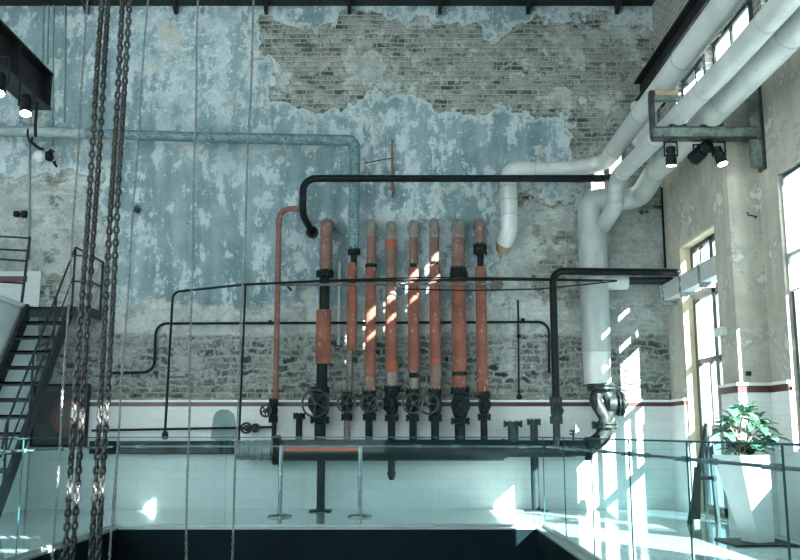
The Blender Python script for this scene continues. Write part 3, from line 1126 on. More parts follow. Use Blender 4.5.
bands(t, [((xd, YA, z), (0, 0, 1)) for z in (zA - .30, zA - .52, zA - .76)], .135)
bands(t, [((xd + .42, YA, zA), (1, 0, 0))], .118)

# B: middle pipe with small elbow down
t = thing('vent_pipe', 'middle slim silver pipe ending in a small segmented elbow at the big riser', 'pipe', (XB_, -1, ZB_))
MB().tube([(XB_ + .16, YN, ZB_), (XB_ + .15, -5.2, ZB_), (XB_, -1.3, ZB_)], RB, 24).build('long_run', 'insul', t)
pts = fillet([(XB_, -1.32, ZB_), (XB_, -.98, ZB_ - .02), (XB_ - .03, -.98, ZB_ - .42), (XB_ - .13, -.5, ZB_ - .62)], .2, 3)
MB().tube(pts, RB * 1.04, 22).build('elbow', 'insul_dull', t)
bands(t, [((XB_ + min(.15, (-1.3 - y) * .0385), y, ZB_), (0, 1, 0)) for y in (-8.2, -6.3, -4.6, -2.9, -1.5)], RB)
bands(t, [((XB_ - .012, -.98, ZB_ - .24), (0, 0, 1)), ((XB_ - .025, -.98, ZB_ - .38), (0, 0, 1))], RB * 1.04)

# C + big riser
YR = -.36
xr_ = P(594.5, 300, YR).x
t = thing('silver_riser', 'big silver jacketed riser with long run overhead, standing on a dark valve', 'pipe', (xr_, YR, HZ))
MB().tube([(XC_, YN, ZC_), (XC_, -1.3, ZC_)], RC, 26).build('long_run', 'insul', t)
ZR = 4.76
MB().tube(fillet([(XC_, -1.32, ZC_), (XC_, YR, ZR + .06), (xr_ + .33, YR, ZR)], .4, 6), RC * 1.05, 26).build('corner_elbow', 'insul', t)
MB().tube(fillet([(xr_ + .36, YR, ZR), (xr_, YR, ZR), (xr_, YR, ZR - .45)], .36, 4), .215, 26).build('top_elbow', 'insul_dull', t)
zq = P(594, 384, YR).z
zmid = P(594, 352, YR).z
MB().cyl((xr_, YR, zmid), (xr_, YR, ZR - .43), .218, 30, 0, .225).build('jacket', 'insul_dull', t)
MB().cyl((xr_, YR, zq), (xr_, YR, zmid + .01), .205, 30, 0, .212).build('lower_jacket', 'insul', t)
bands(t, [((XC_, y, ZC_), (0, 1, 0)) for y in (-8.0, -6.0, -4.2, -2.2, -1.4)], RC)
bands(t, [((xr_, YR, ZR - .44), (0, 0, 1)), ((xr_, YR, ZR - .55), (0, 0, 1)), ((xr_, YR, zmid), (0, 0, 1))], .222)
bands(t, [((xr_ + .37, YR, ZR), (1, 0, 0))], .212)
zb_ = P(600, 282, YR).z
MB().cyl((xr_, YR, zb_), (xr_ + .52, YR, zb_), .125, 22).build('branch_drum', 'insul', t)
MB().cyl((xr_ + .5, YR, zb_ + .02), (4.24, YR, zb_ + .02), .062, 18).build('branch_pipe', 'header', t)
# valve below
vt, vb = P(597, 386, YR).z, P(597, 425, YR).z
flange_mb((xr_ + .05, YR, vt - .01), (0, 0, 1), .21, .035, 12).build('flange', 'green_iron', t)
b = MB()
hv = (vt + vb) / 2
xv = xr_ + .05
# two bulging passages that cross like an S
b.tube(fillet([(xv, YR, vt), (xv - .10, YR, vt - .2), (xv - .06, YR, hv), (xv + .05, YR, vb + .1), (xv + .03, YR, vb)], .12, 6), .096, 18)
b.tube(fillet([(xv + .02, YR, vt - .02), (xv + .10, YR, hv + .14), (xv + .15, YR, hv - .04), (xv + .06, YR, vb + .06)], .12, 6), .09, 18)
b.lathe((xv + .1, YR, hv + .02), (1, 0, 0), [(0, .14), (.08, .15), (.14, .13), (.2, .13)], 20)
vbod = b.build('valve_body', 'green_iron', t)
flange_mb((xv + .28, YR, hv + .02), (1, 0, 0), .185, .035, 10).build('side_flange', 'black_iron', vbod)
MB().lathe((xv + .3, YR, hv + .02), (1, 0, 0), [(0, .1), (.06, .09), (.1, .04)], 16).build('side_cap', 'green_iron', vbod)
flange_mb((xv + .03, YR, vb), (0, 0, 1), .195, .032, 12).build('flange', 'green_iron', t)
MB().tube(fillet([(xv + .03, YR, vb), (xv + .02, YR, vb - .16), (xr - .0, -.38, HZ + .02)], .25, 8), .12, 20).build('lower_elbow', 'green_iron', t)

# ------------------------------------------------------------------ pipe hanger at right, lamps
YH = -3.7
HD = YH
t = thing('pipe_hanger', 'steel hanger frame carrying the three silver pipes near the right wall', 'bracket', (4.2, YH, 4.5))
bl, brr = P(652, 134, YH), P(757, 134, YH)
ztop = ZB_ - RB - .0
zc_b = P(700, 134, YH).z
zc_t = zc_b + .135
x0, x1 = bl.x, 4.40
ZL = zc_b
MB().box((x0, YH - .06, ZL - .055), (x1 - .03, YH - .045, ZL + .075)).box((x0, YH - .06, ZL + .06), (x1 - .03, YH + .06, ZL + .075)).build('channel', 'bracket', t, 0)
MB().box((x0, YH - .075, ZL - .08), (x1 - .09, YH + .06, ZL - .055)).build('lower_flange', 'bracket_dark', t, 0)
zu = ZA - RA - .075
MB().box((x0 - .015, YH - .05, ZL - .05), (x0 + .035, YH + .05, zu + .09)).build('hanger_post', 'bracket_dark', t, 0)
MB().box((x0, YH - .04, zu - .03), (x0 + .48, YH + .04, zu + .03)).build('upper_bar', 'bracket', t, 0)
MB().box((XA - .14, YH - .05, zu + .03), (XA + .14, YH + .05, ZA - RA + .02)).build('pipe_saddle', 'timber', t, 0)
MB().box((XB_ - .01, YH - .05, ZL + .075), (XB_ + .19, YH + .05, ZB_ - RB + .02)).build('pipe_saddle', 'bracket_dark', t, 0)
MB().box((XC_ - .14, YH - .05, ZL + .075), (XC_ + .14, YH + .05, ZC_ - RC + .03)).build('pipe_saddle', 'bracket_dark', t, 0)
MB().box((x1 - .15, YH - .05, ZL - .42), (x1 - .03, YH + .05, ZL + .6)).build('wall_post', 'bracket', t, 0)
MB().box((x1 - .03, YH - .09, ZL - .46), (x1, YH + .09, ZL + .62)).build('wall_plate', 'bracket_dark', t, 0)


def spot(label, p, aim, s=1.0, lit=True, top=None):
    p = V(p)
    aim = V(aim).normalized()
    t = thing('spotlight', label, 'lamp', p, 'black spotlights')
    MB().lathe(p - aim * .11 * s, aim, [(0, .045 * s), (.01, .06 * s), (.07 * s, .062 * s), (.075 * s, .055 * s), (.10 * s, .055 * s), (.105 * s, .068 * s), (.24 * s, .07 * s), (.245 * s, .06 * s)], 20).build('body', 'black_paint', t)
    MB().lathe(p + aim * .134 * s, aim, [(0, .06 * s), (.006, .058 * s)], 20).build('lens', 'lens' if lit else 'pane', t)
    tz = top if top is not None else p.z + .2 * s
    y = MB()
    for sx in (-1, 1):
        y.box((p.x + sx * .082 * s - .006, p.y - .015, p.z - .02), (p.x + sx * .082 * s + .006, p.y + .015, tz - .02))
    y.box((p.x - .088 * s, p.y - .015, tz - .03), (p.x + .088 * s, p.y + .015, tz - .018))
    y.cyl((p.x, p.y, tz - .02), (p.x, p.y, tz), .012, 8)
    y.build('yoke', 'black_paint', t)
    return t


zb2 = ZL - .08
spot('black spotlight hanging under the hanger frame near its free end', P(671, 155, YH), (.02, .1, -1), .95, True, zb2)
spot('tilted lit spotlight under the hanger frame, nearer the wall post', P(719, 155, YH), (.22, -.25, -1), .95, True, zb2)
spot('black spotlight seen from behind, between the other two under the hanger', P(702, 151, YH + .1), (-.55, .85, -.5), 1.25, False, zb2)

# dark rail beam along the right wall
t = thing('rail_beam', 'dark steel runway beam along the top of the right wall', 'beam', (4.0, -5, 6.8))
MB().box((3.98, -5.2, 6.58), (4.0, -.02, 6.88)).build('web', 'beam_steel', t, 0)
MB().box((3.88, -5.2, 6.54), (4.10, -.02, 6.565)).box((3.88, -5.2, 6.86), (4.10, -.02, 6.885)).build('flange', 'beam_steel', t, 0)
for y in (-.4, -3, -5.0):
    MB().box((4.0, y - .06, 6.34), (4.40 if y < -3.4 else 4.25, y + .06, 6.54)).build('corbel', 'beam_steel', t, 0)
# plaster lump in the corner
b = MB()
b.box((3.80, -.14, 5.75), (4.24, 0, 6.55), bev=.06)
tag(b.build('corner_pad', 'plain_wall'), 'grey plaster block in the upper right corner under the runway beam', 'block')
# corner conduit
t = tag(MB().tube([P(661.5, 188, -.07), P(665.5, 268, -.07)], .02, 10).build('corner_conduit', 'black_paint'), 'thin black upright conduit in the right corner of the room', 'conduit')

# cable tray in front of window
t = thing('cable_tray', 'pale grey boxed tray crossing in front of the corner window', 'tray', (4.2, -1.4, 3.4))
zt_ = P(690, 285, -1.2).z
MB().box((4.06, -2.945, zt_ - .13), (4.22, -.35, zt_ + .09)).build('body', 'tray', t, 0)
MB().box((4.04, -2.945, zt_ + .09), (4.24, -.35, zt_ + .11)).build('lid', 'tray', t, 0)
for y in (-.5, -1.35, -2.2):
    MB().box((4.05, y - .02, zt_ - .2), (4.25, y + .02, zt_ - .13)).box((4.04, y - .03, zt_ - .14), (4.06, y + .03, zt_ + .12)).build('strap', 'steel', t, 0)
tag(MB().box((3.94, -3.2, 2.34), (4.02, -2.97, 2.44), bev=.01).build('junction_box', 'planter'), 'small white junction box on the pilaster edge by the window', 'box')
q = P(770, 218, -3.5)
tag(MB().tube(fillet([(4.33, -3.50, q.z), (4.33, -3.57, q.z), (4.22, -3.57, q.z + .02), (4.22, -3.57, q.z + .06)], .02, 3), .008, 6).build('wall_hook', 'black_iron'), 'bent iron hook high on the cream pilaster', 'hook')
q = P(748, 374, -3.5)
tag(MB().box((q.x - .03, -3.53, q.z - .02), (q.x + .03, -3.5, q.z + .03), bev=.005).build('wall_socket', 'black_iron'), 'tiny dark box on the pilaster just above the red band', 'box')

# ------------------------------------------------------------------ stairs
t = thing('steel_stair', 'steep dark steel staircase climbing to the left landing', 'stair', (-5.37, -1.6, 0))
sx0, sx1 = -5.68, -4.98
zt, ys, ye = 3.02, -2.75, -.62
n = 13
slope = zt / (ye - ys)
for x in (sx0 + .03, sx1 - .03):
    a, b_ = V((x, ys, .12)), V((x, ye, zt - .0))
    MB().bar(a - V((0, .06, .1)), b_, .05, .19, (0, -1, 1)).build('stringer', 'stair_steel', t, 0)
for k in range(n - 1):
    z_ = zt * (k + 1) / n
    y_ = ys + (ye - ys) * (k + 1) / n - .02
    MB().box((sx0 + .055, y_ - .12, z_ - .03), (sx1 - .055, y_ + .12, z_)).box((sx0 + .055, y_ - .12, z_ - .06), (sx1 - .055, y_ - .105, z_)).build('tread', 'stair_steel', t, 0)
MB().box((sx0 - .03, ye - .05, zt - .02), (-4.72, -.04, zt + .02)).box((sx0, ye - .05, zt - .14), (sx1, ye - .03, zt + .02)).box((sx1, ye - .05, zt - .12), (-4.72, ye - .03, zt + .02)).box((-4.76, ye - .05, zt - .12), (-4.72, -.04, zt + .02)).build('landing', 'stair_steel', t, 0)
hr = MB()
xh = sx1 - .01
o1 = V((0, 0, .95))
o2 = V((0, 0, .5))
A, B = V((xh, ys + .1, .3)), V((xh, ye - .02, zt))
hr.tube(fillet([A + V((0, -.1, .55)), A + o1, B + o1, B + o1 + V((0, .5, 0))], .1, 5), .016, 8)
hr.tube([A + o2, B + o2], .012, 8)
hr.build('handrail', 'stair_steel', t)
for k in (0.02, .35, .68, 1.0):
    p = A.lerp(B, k)
    MB().tube([p - V((0, 0, .05)), p + o1], .018, 8).build('baluster', 'stair_steel', t)
lr = MB()
for zz in (.42, .82):
    lr.tube([(-4.75, ye - .03, zt + zz), (-4.75, -.05, zt + zz)], .017, 8)
    lr.tube([(xh, ye - .03, zt + zz), (-4.75, ye - .03, zt + zz - .02)], .015, 8)
for y in (ye - .03, -.06):
    lr.tube([(-4.75, y, zt), (-4.75, y, zt + .82)], .022, 8)
lr.build('landing_rail', 'stair_steel', t)

# mezzanine guard rail
t = thing('guard_rail', 'thin bent guard rails above the landing at far left', 'railing', (-5.9, -1.2, 3.09))
xp = -5.80
MB().tube([(xp, -.55, 3.05), (xp + .06, -.55, 4.15)], .022, 10).build('post', 'stair_steel', t)
b = MB()
for i, zz in enumerate((4.13, 3.93, 3.77, 3.42)):
    e = -6.32 - .06 * (i % 2)
    b.tube(fillet([(xp + .05 * (zz - 3.05), -.55, zz), (e, -.58, zz + .03), (e - .45, -1.4, zz + .12), (e - .6, -2.4, zz + .14)], .05, 3), .016, 8)
b.build('rails', 'stair_steel', t)
MB().tube([(-6.45, -.75, 3.09), (-6.42, -.75, 4.2)], .02, 8).build('post', 'stair_steel', t)

# painted panel behind the stair
q0, q1 = P(32, 445, -.08), P(88, 386, -.08)
t = thing('picture_panel', 'dark panel with a dull red round shape, on the wall behind the stair', 'picture', (q0.x + .45, -.08, q0.z))
MB().box((q0.x, -.08, q0.z), (q1.x, -.037, q1.z), bev=.006).build('board', 'art', t, 0)
fr = MB()
fr.box((q0.x - .03, -.09, q0.z - .03), (q0.x, -.037, q1.z + .03)).box((q1.x, -.09, q0.z - .03), (q1.x + .03, -.037, q1.z + .03))
fr.box((q0.x, -.09, q1.z), (q1.x, -.037, q1.z + .03)).box((q0.x, -.09, q0.z - .03), (q1.x, -.037, q0.z))
fr.build('frame', 'black_paint', t, 0)

# things high on the left of the wall
for px, a, b_, yv, lab in ((42, 4, 72, -.014, 'leftmost of the thin conduits dropping from the roof beam'),
                           (47, 4, 64, -.0155, 'middle conduit of the three dropping together from the roof beam'),
                           (52, 4, 146, -.0155, 'long conduit from the roof beam down to the dark wall camera'),
                           (64, 4, 122, -.0155, 'single conduit right of the three near the roof beam')):
    tag(MB().tube([P(px, b_, yv), P(px + 1.5, a, yv)], .017, 8).build('drop_conduit', 'panel_teal'), lab, 'conduit', 'conduits dropping from the roof beam')
tag(MB().tube([P(29, 260, -.018), P(30, 118, -.018), P(31, 100, -.018)], .02, 8).build('drop_conduit', 'panel_teal'), 'conduit below the steel beam end at left, passing behind the teal pipe', 'conduit', 'conduits dropping from the roof beam')
q = P(39, 156, -.1)
t = thing('wall_fixture', 'round white lamp on the blue wall under the teal pipe', 'lamp', (q.x, 0, q.z))
MB().lathe((q.x, 0, q.z), (0, -1, 0), [(0, .06), (.05, .06), (.05, .10), (.09, .105), (.14, .07), (.15, .01)], 18).build('globe', 'planter', t)
MB().box((q.x - .03, -.06, q.z + .08), (q.x + .03, 0, q.z + .16)).build('mount', 'black_paint', t)
q = P(51, 157, -.1)
t = thing('wall_fixture', 'dark bracket camera beside the round white lamp on the wall', 'lamp', (q.x, 0, q.z))  # small dark camera on an arm, gives no light
MB().lathe((q.x - .02, -.16, q.z + .07), (.35, -.4, -1), [(0, .03), (.03, .06), (.14, .07), (.17, .05)], 14).build('head', 'black_paint', t)
MB().tube(fillet([(q.x, 0, q.z + .12), (q.x, -.14, q.z + .12), (q.x - .02, -.16, q.z + .05)], .03, 4), .016, 8).build('arm', 'black_paint', t)
MB().tube(fillet([(q.x + .03, 0, q.z - .05), (q.x + .03, -.06, q.z - .08), (q.x + .1, -.1, q.z - .16)], .03, 4), .02, 8).build('cable_end', 'black_paint', t)
q = P(20, 213.5, -.06)
t = thing('wall_switch', 'small black twin box on pale plaster above the guard rails', 'box', (q.x, 0, q.z))
MB().box((q.x - .1, -.09, q.z - .05), (q.x - .02, 0, q.z + .04), bev=.008).build('switch_box', 'black_paint', t, 0)
MB().box((q.x + .02, -.08, q.z - .06), (q.x + .10, 0, q.z + .05), bev=.008).box((q.x - .02, -.05, q.z - .02), (q.x + .02, 0, q.z + .01)).build('junction', 'black_paint', t, 0)
q = P(137, 210, -.06)
b = MB()
for k in range(7):
    a = R.uniform(0, 6.28)
    d = V((math.cos(a) * .05, -.03 - R.random() * .04, math.sin(a) * .07))
    b.tube([q + V((0, .06, 0)), q + d * .6, q + d], .03, 7, True, False, 0, [.03, .028, .008])
b.build('iron_stump', 'green_iron')
tag(bpy.data.objects['iron_stump'], 'dark ragged iron stump sticking out of the blue plaster', 'stump')

# steel beam end at upper left with lamps
YE = -4.0
pe0, pe1 = P(51, 76, YE), P(51, 108, YE)
xb_ = pe0.x - .1
t = thing('crane_beam', 'rusty dark steel beam ending in mid-air at upper left', 'beam', (xb_, YE, pe1.z))
MB().box((xb_ - .012, -16.9, pe1.z), (xb_ + .012, YE, pe0.z)).build('web', 'beam_steel', t, 0)
MB().box((xb_ - .13, -16.9, pe1.z - .025), (xb_ + .13, YE + .01, pe1.z)).box((xb_ - .13, -16.9, pe0.z), (xb_ + .13, YE + .01, pe0.z + .025)).build('flange', 'beam_steel', t, 0)
MB().box((xb_ - .12, YE - .03, pe1.z), (xb_ + .12, YE, pe0.z)).build('end_plate', 'beam_steel', t, 0)
for y in (-4.9, -6, -7.1, -8.2):
    MB().box((xb_ - .11, y - .012, pe1.z), (xb_ + .11, y + .012, pe0.z)).build('stiffener', 'beam_steel', t, 0)
for y in (-9.2, -13):
    MB().box((xb_ - .05, y - .05, pe0.z + .02), (xb_ + .05, y + .05, ZC)).build('hanger', 'beam_steel', t, 0)
zl_ = pe1.z - .025
spot('lit spotlight under the end of the steel beam at upper left', P(26, 104, -4.9), (.15, -.3, -1), .95, True, zl_)
spot('lit spotlight cut by the left picture edge, under the steel beam', P(0, 83, -5.6), (.1, -.3, -1), .95, True, zl_)
t = tag(MB().tube([(xb_ + .06, -4.25, zl_), (xb_ + .06, -4.25, zl_ - .28), (xb_ + .05, -4.2, zl_ - .4)], .02, 8).build('beam_stub', 'black_paint'), 'short rod hanging below the steel beam end', 'rod')

# ------------------------------------------------------------------ chains


def link_mesh(mb, c, d, side, L, Wd, r, seg=6, n=10):
    """One oval link centred at c, long axis d, lying in the plane d/side."""
    pts = []
    hl = L / 2 - Wd / 2
    for k in range(n):
        a = 2 * PI * (k + .5) / n
        u, w = math.sin(a) * (Wd / 2 - r), math.cos(a) * (Wd / 2 - r)
        pts.append(c + side * w + d * (u + (hl if u > 0 else -hl)))
    mb.tube(pts, r, seg, False, True)


def chain(name, label, top, bot, L, Wd, r, group, mat, ztop=ZC, zend=None, wob=.004, n=10, seg=6, ph=0.0):
    top, bot = V(top), V(bot)
    d = (bot - top).normalized()
    start = top + d * ((ztop - top.z) / d.z)
    ze = zend if zend is not None else -1.9
    end = bot + d * ((ze - bot.z) / d.z)
    pitch = L - 2 * r
    N = int((end - start).length / pitch)
    s1 = d.cross(V((0, 1, 0))).normalized()
    s2 = d.cross(s1).normalized()
    m_ = MB()
    for k in range(N):
        c = start + d * (pitch * (k + .5)) + s1 * (math.sin(k * .13 + ph) * wob)
        a = (PI / 4 + (PI / 2 if k % 2 else 0)) + math.sin(k * .21 + ph) * .25
        side = s1 * math.cos(a) + s2 * math.sin(a)
        link_mesh(m_, c, d, side, L, Wd, r, seg, n)
    o = m_.build(name, mat, None, 60)
    tag(o, label, 'chain', group)
    return o


MT['chain'] = worn('chain_iron', (.018, .022, .022), (.04, .044, .043), .45, .3, 12, (.09, .085, .075), .66)
MT['chain_thin'] = worn('chain_steel', (.10, .115, .115), (.17, .185, .185), .45, .4, 12)
YCH = -6.2
gh = 'heavy hoist chains at the left'
hv = [('leftmost strand of the heavy chains, sunlit near the railing', 102.0, 64.5, YCH, .3),
      ('second heavy chain strand from left, hanging against the leftmost strand', 108.5, 72.5, YCH + .12, 1.6),
      ('third heavy chain strand, left one of the right-hand pair', 122.5, 91.5, YCH + .06, 2.7),
      ('rightmost heavy chain strand, next to the blue plaster', 129.0, 98.5, YCH, 4.1)]
for lab, xt, xb2, yv, ph in hv:
    chain('hoist_chain', lab, P(xt, 2, yv), P(xb2, 556, yv),   .088, .066, .0142, gh, 'chain', n=12, seg=6, ph=ph)
gt = 'thin pull chains'
for lab, xt, xb2, yv, ph in (('thin pull chain left of the heavy chains, crossing the stair', 87, 53, -6.4, 0),
                             ('thin pull chain just right of the heavy chains', 147.5, 110, -6.3, 1),
                             ('thin pull chain midway between heavy chains and rusty pipe', 198, 186, -6.5, 2),
                             ('rightmost thin pull chain, nearest the red risers', 254, 232, -6.5, 3)):
    chain('pull_chain', lab, P(xt, 2, yv), P(xb2, 556, yv), .038, .026, .0047, gt, 'chain_thin', n=8, seg=4, ph=ph)

# ------------------------------------------------------------------ glass balustrades
GT = 1.095


def glass_run(label, pts, name='glass_balustrade', rail_side=V((0, 0, 0))):
    """pts: floor points of the panel joints."""
    a, b = V(pts[0]), V(pts[-1])
    t = thing(name, label, 'railing', (a + b) / 2, 'glass balustrades round the pit')
    d = (b - a).normalized()
    s = d.cross(V((0, 0, 1))).normalized()
    th = .005
    for p, q in zip(pts, pts[1:]):
        p, q = V(p) + d * .003, V(q) - d * .003
        vs = [e + s * i * th + V((0, 0, z_)) for z_ in (.03, GT) for e, i in ((p, -1), (q, -1), (q, 1), (p, 1))]
        m_ = MB()
        m_.add(vs, [(0, 1, 5, 4), (2, 3, 7, 6)], 0)
        m_.add(vs, [(4, 5, 6, 7), (0, 1, 2, 3), (1, 2, 6, 5), (3, 0, 4, 7)], 1)
        m_.build('glass_panel', ['glass', 'glass_edge'], t, 0)
    MB().bar(a + V((0, 0, .035)), b + V((0, 0, .035)), .03, .035).build('base_channel', 'rim', t, 0)
    MB().bar(a + V((0, 0, GT + .004)), b + V((0, 0, GT + .004)), .018, .012).build('top_edge', 'glass_edge', t, 0)
    r0 = rail_side * .07
    z_ = V((0, 0, .985))
    MB().tube([a + r0 + z_, b + r0 + z_], .011, 10).build('rail', 'rail_steel', t)
    for p, q in zip(pts, pts[1:]):
        for k in (.18, .82):
            c = V(p).lerp(V(q), k) + z_
            MB().cyl(c + r0 - d * .05, c + r0 + d * .05, .02, 12).cyl(c, c + r0, .012, 8).build('rail_clamp', 'rail_steel', t)
    return t


gy = PY1 + .05
xs = [PX0 - .04] + [-2.15, -.845, .455] + [PX1 + .09]
glass_run('glass balustrade along the far edge of the pit', [(x, gy, 0) for x in xs], rail_side=V((0, 1, 0)))
ys_ = [-2.87, -4.3, -5.72, -7.12, -8.55, -9.96, -11.4]
glass_run('glass balustrade receding along the right edge of the pit', [(PX1 + .09, y, 0) for y in ys_], rail_side=V((1, 0, 0)))
glass_run('glass balustrade receding along the left edge of the pit', [(PX0 - .04, y, 0) for y in ys_], rail_side=V((-1, 0, 0)))

# ------------------------------------------------------------------ queue posts and belt
gq = 'steel queue posts in front of the header'
pp = []
YQ = -1.25
for px, lab in ((280.5, 'left steel queue post on a round base, at the red belt'), (360, 'right steel queue post on a round base, at the red belt')):
    q = P(px, 480, YQ)
    t = thing('queue_post', lab, 'post', (q.x, YQ, 0), gq)
    MB().lathe((q.x, YQ, 0), (0, 0, 1), [(0, .17), (.012, .17), (.025, .15), (.04, .05)], 28).build('base', 'steel', t)
    MB().cyl((q.x, YQ, .03), (q.x, YQ, .90), .031, 18).build('pole', 'steel', t)
    MB().lathe((q.x, YQ, .88), (0, 0, 1), [(0, .034), (.085, .034), (.10, .03), (.105, .01)], 18).build('head', 'steel', t)
    pp.append(q.x)
t = tag(MB().box((pp[0] + .034, YQ - .004, .90), (pp[1] - .034, YQ + .004, .965)).build('barrier_belt', 'red_belt'), 'red barrier belt stretched between the two steel queue posts', 'belt')

# ------------------------------------------------------------------ planter, plant, easel
q = P(757, 536, -4.3)
t = thing('potted_plant', 'leafy plant in a tall tapered white planter by the right wall', 'plant', (q.x, -4.3, 0))
MB().box((q.x - .36, -4.66, 0), (q.x + .30, -4.0, .018), bev=.004).build('floor_plate', 'black_paint', t, 0)
hgt = .90
b = MB()
ang = math.radians(24)


def sq(c, h, ang):
    return [c + V((math.cos(ang + PI / 4 + k * PI / 2) * h * 1.414, math.sin(ang + PI / 4 + k * PI / 2) * h * 1.414, 0)) for k in range(4)]


c0 = V((q.x, -4.32, .018))
OX = V((-.13, 0, 0))
lo, hi = sq(c0, .115, ang), sq(c0 + OX + V((0, 0, hgt)), .205, ang)
ih = sq(c0 + OX + V((0, 0, hgt)), .187, ang)
il = sq(c0 + OX + V((0, 0, hgt - .08)), .18, ang)
b.add(lo + hi + ih + il, [(3, 2, 1, 0)] + [(k, (k + 1) % 4, 4 + (k + 1) % 4, 4 + k) for k in range(4)] + [(4 + k, 4 + (k + 1) % 4, 8 + (k + 1) % 4, 8 + k) for k in range(4)] + [(8 + k, 8 + (k + 1) % 4, 12 + (k + 1) % 4, 12 + k) for k in range(4)] + [(12, 13, 14, 15)])
b.build('planter', 'planter', t, 0)
sl = sq(c0 + OX + V((0, 0, hgt - .07)), .178, ang)
MB().add(sl + [p + V((0, 0, .02)) for p in sl], [(0, 1, 2, 3), (4, 5, 6, 7)] + [(k, (k + 1) % 4, 4 + (k + 1) % 4, 4 + k) for k in range(4)]).build('soil', 'soil', t, 0)
stem = MB()
lv = MB()
pc = c0 + OX + V((0, 0, hgt - .05))


def leaf(base, d, L, Wd, droop):
    d = d.normalized()
    side = d.cross(V((0, 0, 1)))
    if side.length < .05:
        side = V((1, 0, 0))
    side.normalize()
    up = side.cross(d).normalized()
    prof = [(0, .05), (.12, .45), (.35, .95), (.6, 1.0), (.82, .62), (1.0, .04)]
    vs, fs = [], []
    for s_, w_ in prof:
        c = base + d * (L * s_) - V((0, 0, 1)) * (droop * L * s_ * s_)
        vs += [c - side * Wd / 2 * w_ + up * .018 * w_, c, c + side * Wd / 2 * w_ + up * .018 * w_]
    for k in range(len(prof) - 1):
        fs += [(3 * k, 3 * k + 1, 3 * k + 4, 3 * k + 3), (3 * k + 1, 3 * k + 2, 3 * k + 5, 3 * k + 4)]
    lv.add(vs, fs)


# rosettes, roughly where the photograph shows them (px, py)
ros = [(743, 410, .0), (757, 418, .08), (735, 415, -.1), (730, 424, -.1), (737, 428, .1), (725, 428, .05), (762, 424, .0), (770, 435, -.05), (763, 438, .1), (745, 443, -.1), (736, 446, .1), (752, 448, .0), (760, 446, -.1), (747, 408, .1), (729, 441, 0.1)]
for px, py, dy in ros:
    e = P(px, py + 3, -4.32 + dy)
    mid = pc.lerp(e, .5) + V((R.uniform(-.05, .05), R.uniform(-.05, .05), .03))
    stem.tube(fillet([pc + V((R.uniform(-.05, .05), R.uniform(-.05, .05), 0)), mid, e], .15, 4), .008, 6)
    for k in range(9):
        a = k * 2.4 + R.random()
        el = R.uniform(-.25, .95)
        d = V((math.cos(a) * math.cos(el), math.sin(a) * math.cos(el), math.sin(el)))
        leaf(e, d, R.uniform(.15, .23), R.uniform(.085, .12), R.uniform(.1, .4))
stem.build('stems', 'bark', t)
lv.build('foliage', 'leaf', t, 60)

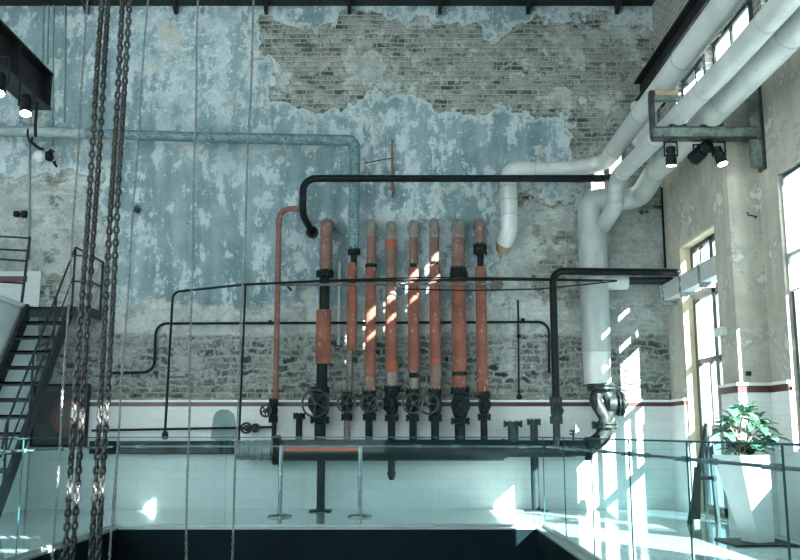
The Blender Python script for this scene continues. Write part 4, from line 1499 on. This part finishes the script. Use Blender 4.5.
q = P(703, 512, -2.2)
t = thing('easel_sign', 'black folding easel board standing before the corner window', 'sign', (q.x, -2.2, 0))
ap = P(707, 424, -2.1)
e1, e2 = V((P(689, 512, -2.3).x, -2.3, 0)), V((P(717, 505, -2.2).x, -2.2, 0))
e3 = V((ap.x + .05, -1.75, 0))
MB().bar(ap, e1, .05, .05).build('leg', 'easel', t, 0)
MB().bar(ap + V((.02, 0, 0)), e2, .05, .05).build('leg', 'easel', t, 0)
MB().bar(ap + V((0, .04, -.02)), e3, .035, .035).build('leg', 'easel', t, 0)
ca, cb_ = ap.lerp(e1, .55), (ap + V((.02, 0, 0))).lerp(e2, .55)
MB().bar(ca - V((.03, .03, 0)), cb_ + V((.03, -.03, 0)), .03, .05).build('shelf', 'easel', t, 0)
q = P(690, 490, -2.3)
MB().add([(q.x - .03, -2.33, .06), (q.x + .1, -2.33, .06), (q.x + .14, -2.33, .72), (q.x + .06, -2.33, .72),
          (q.x - .03, -2.35, .06), (q.x + .1, -2.35, .06), (q.x + .14, -2.35, .72), (q.x + .06, -2.35, .72)],
         [(0, 1, 2, 3), (4, 5, 6, 7), (0, 1, 5, 4), (1, 2, 6, 5), (2, 3, 7, 6), (3, 0, 4, 7)]).build('board', 'easel', t, 0)
q = P(788, 508, -4.45)
t = thing('floor_socket', 'small dark socket box with a cable low beside the planter', 'box', (q.x, -4.45, 0))
MB().box((4.30, -4.5, q.z - .05), (4.365, -4.4, q.z + .04), bev=.008).build('box', 'black_paint', t, 0)
MB().tube([(4.335, -4.45, q.z - .04), (4.33, -4.45, .01)], .012, 8).build('cable', 'black_paint', t)

# ------------------------------------------------------------------ light
w = bpy.data.worlds.new('world')
sc.world = w
w.use_nodes = True
bg = w.node_tree.nodes['Background']
bg.inputs[0].default_value = (.78, .96, 1.0, 1)
bg.inputs[1].default_value = 4.6

sd = bpy.data.lights.new('sun', 'SUN')
sd.energy = 60
sd.angle = math.radians(.25)
sd.color = (1.0, .97, .92)
so = bpy.data.objects.new('sun', sd)
COL.objects.link(so)
so.location = (12, -24, 14)
so.rotation_euler = V((-1, 1.6, -.88)).to_track_quat('-Z', 'Y').to_euler()

for nm, loc, rot, sx, sy in (('front_daylight', (-4.9, YB - .05, 4.8), (PI / 2, 0, 0), 9.2, 8.4),
                             ('side_daylight', (XL - .1, -11.3, 6.3), (0, -PI / 2, 0), 5.6, 8.8),
                             ('right_daylight', (4.56, -6.0, 2.5), (0, PI / 2, 0), 3.3, 4.1),
                             ('right_daylight', (4.5, -1.85, 2.0), (0, PI / 2, 0), 4.0, 2.3)):
    ld = bpy.data.lights.new(nm, 'AREA')
    ld.shape = 'RECTANGLE'
    ld.size, ld.size_y = sx, sy
    ld.cycles.is_portal = True
    lo_ = bpy.data.objects.new(nm, ld)
    COL.objects.link(lo_)
    lo_.location = loc
    lo_.rotation_euler = rot

vs_ = sc.view_settings
sc.display_settings.display_device = 'sRGB'
vs_.view_transform = 'Standard'
vs_.look = 'None'
vs_.gamma = 1
vs_.exposure = 0.0
vs_.use_curve_mapping = False
sc.cycles.use_denoising = True
sc.cycles.max_bounces = 10
sc.cycles.diffuse_bounces = 5
sc.cycles.transparent_max_bounces = 16
sc.cycles.sample_clamp_indirect = 6
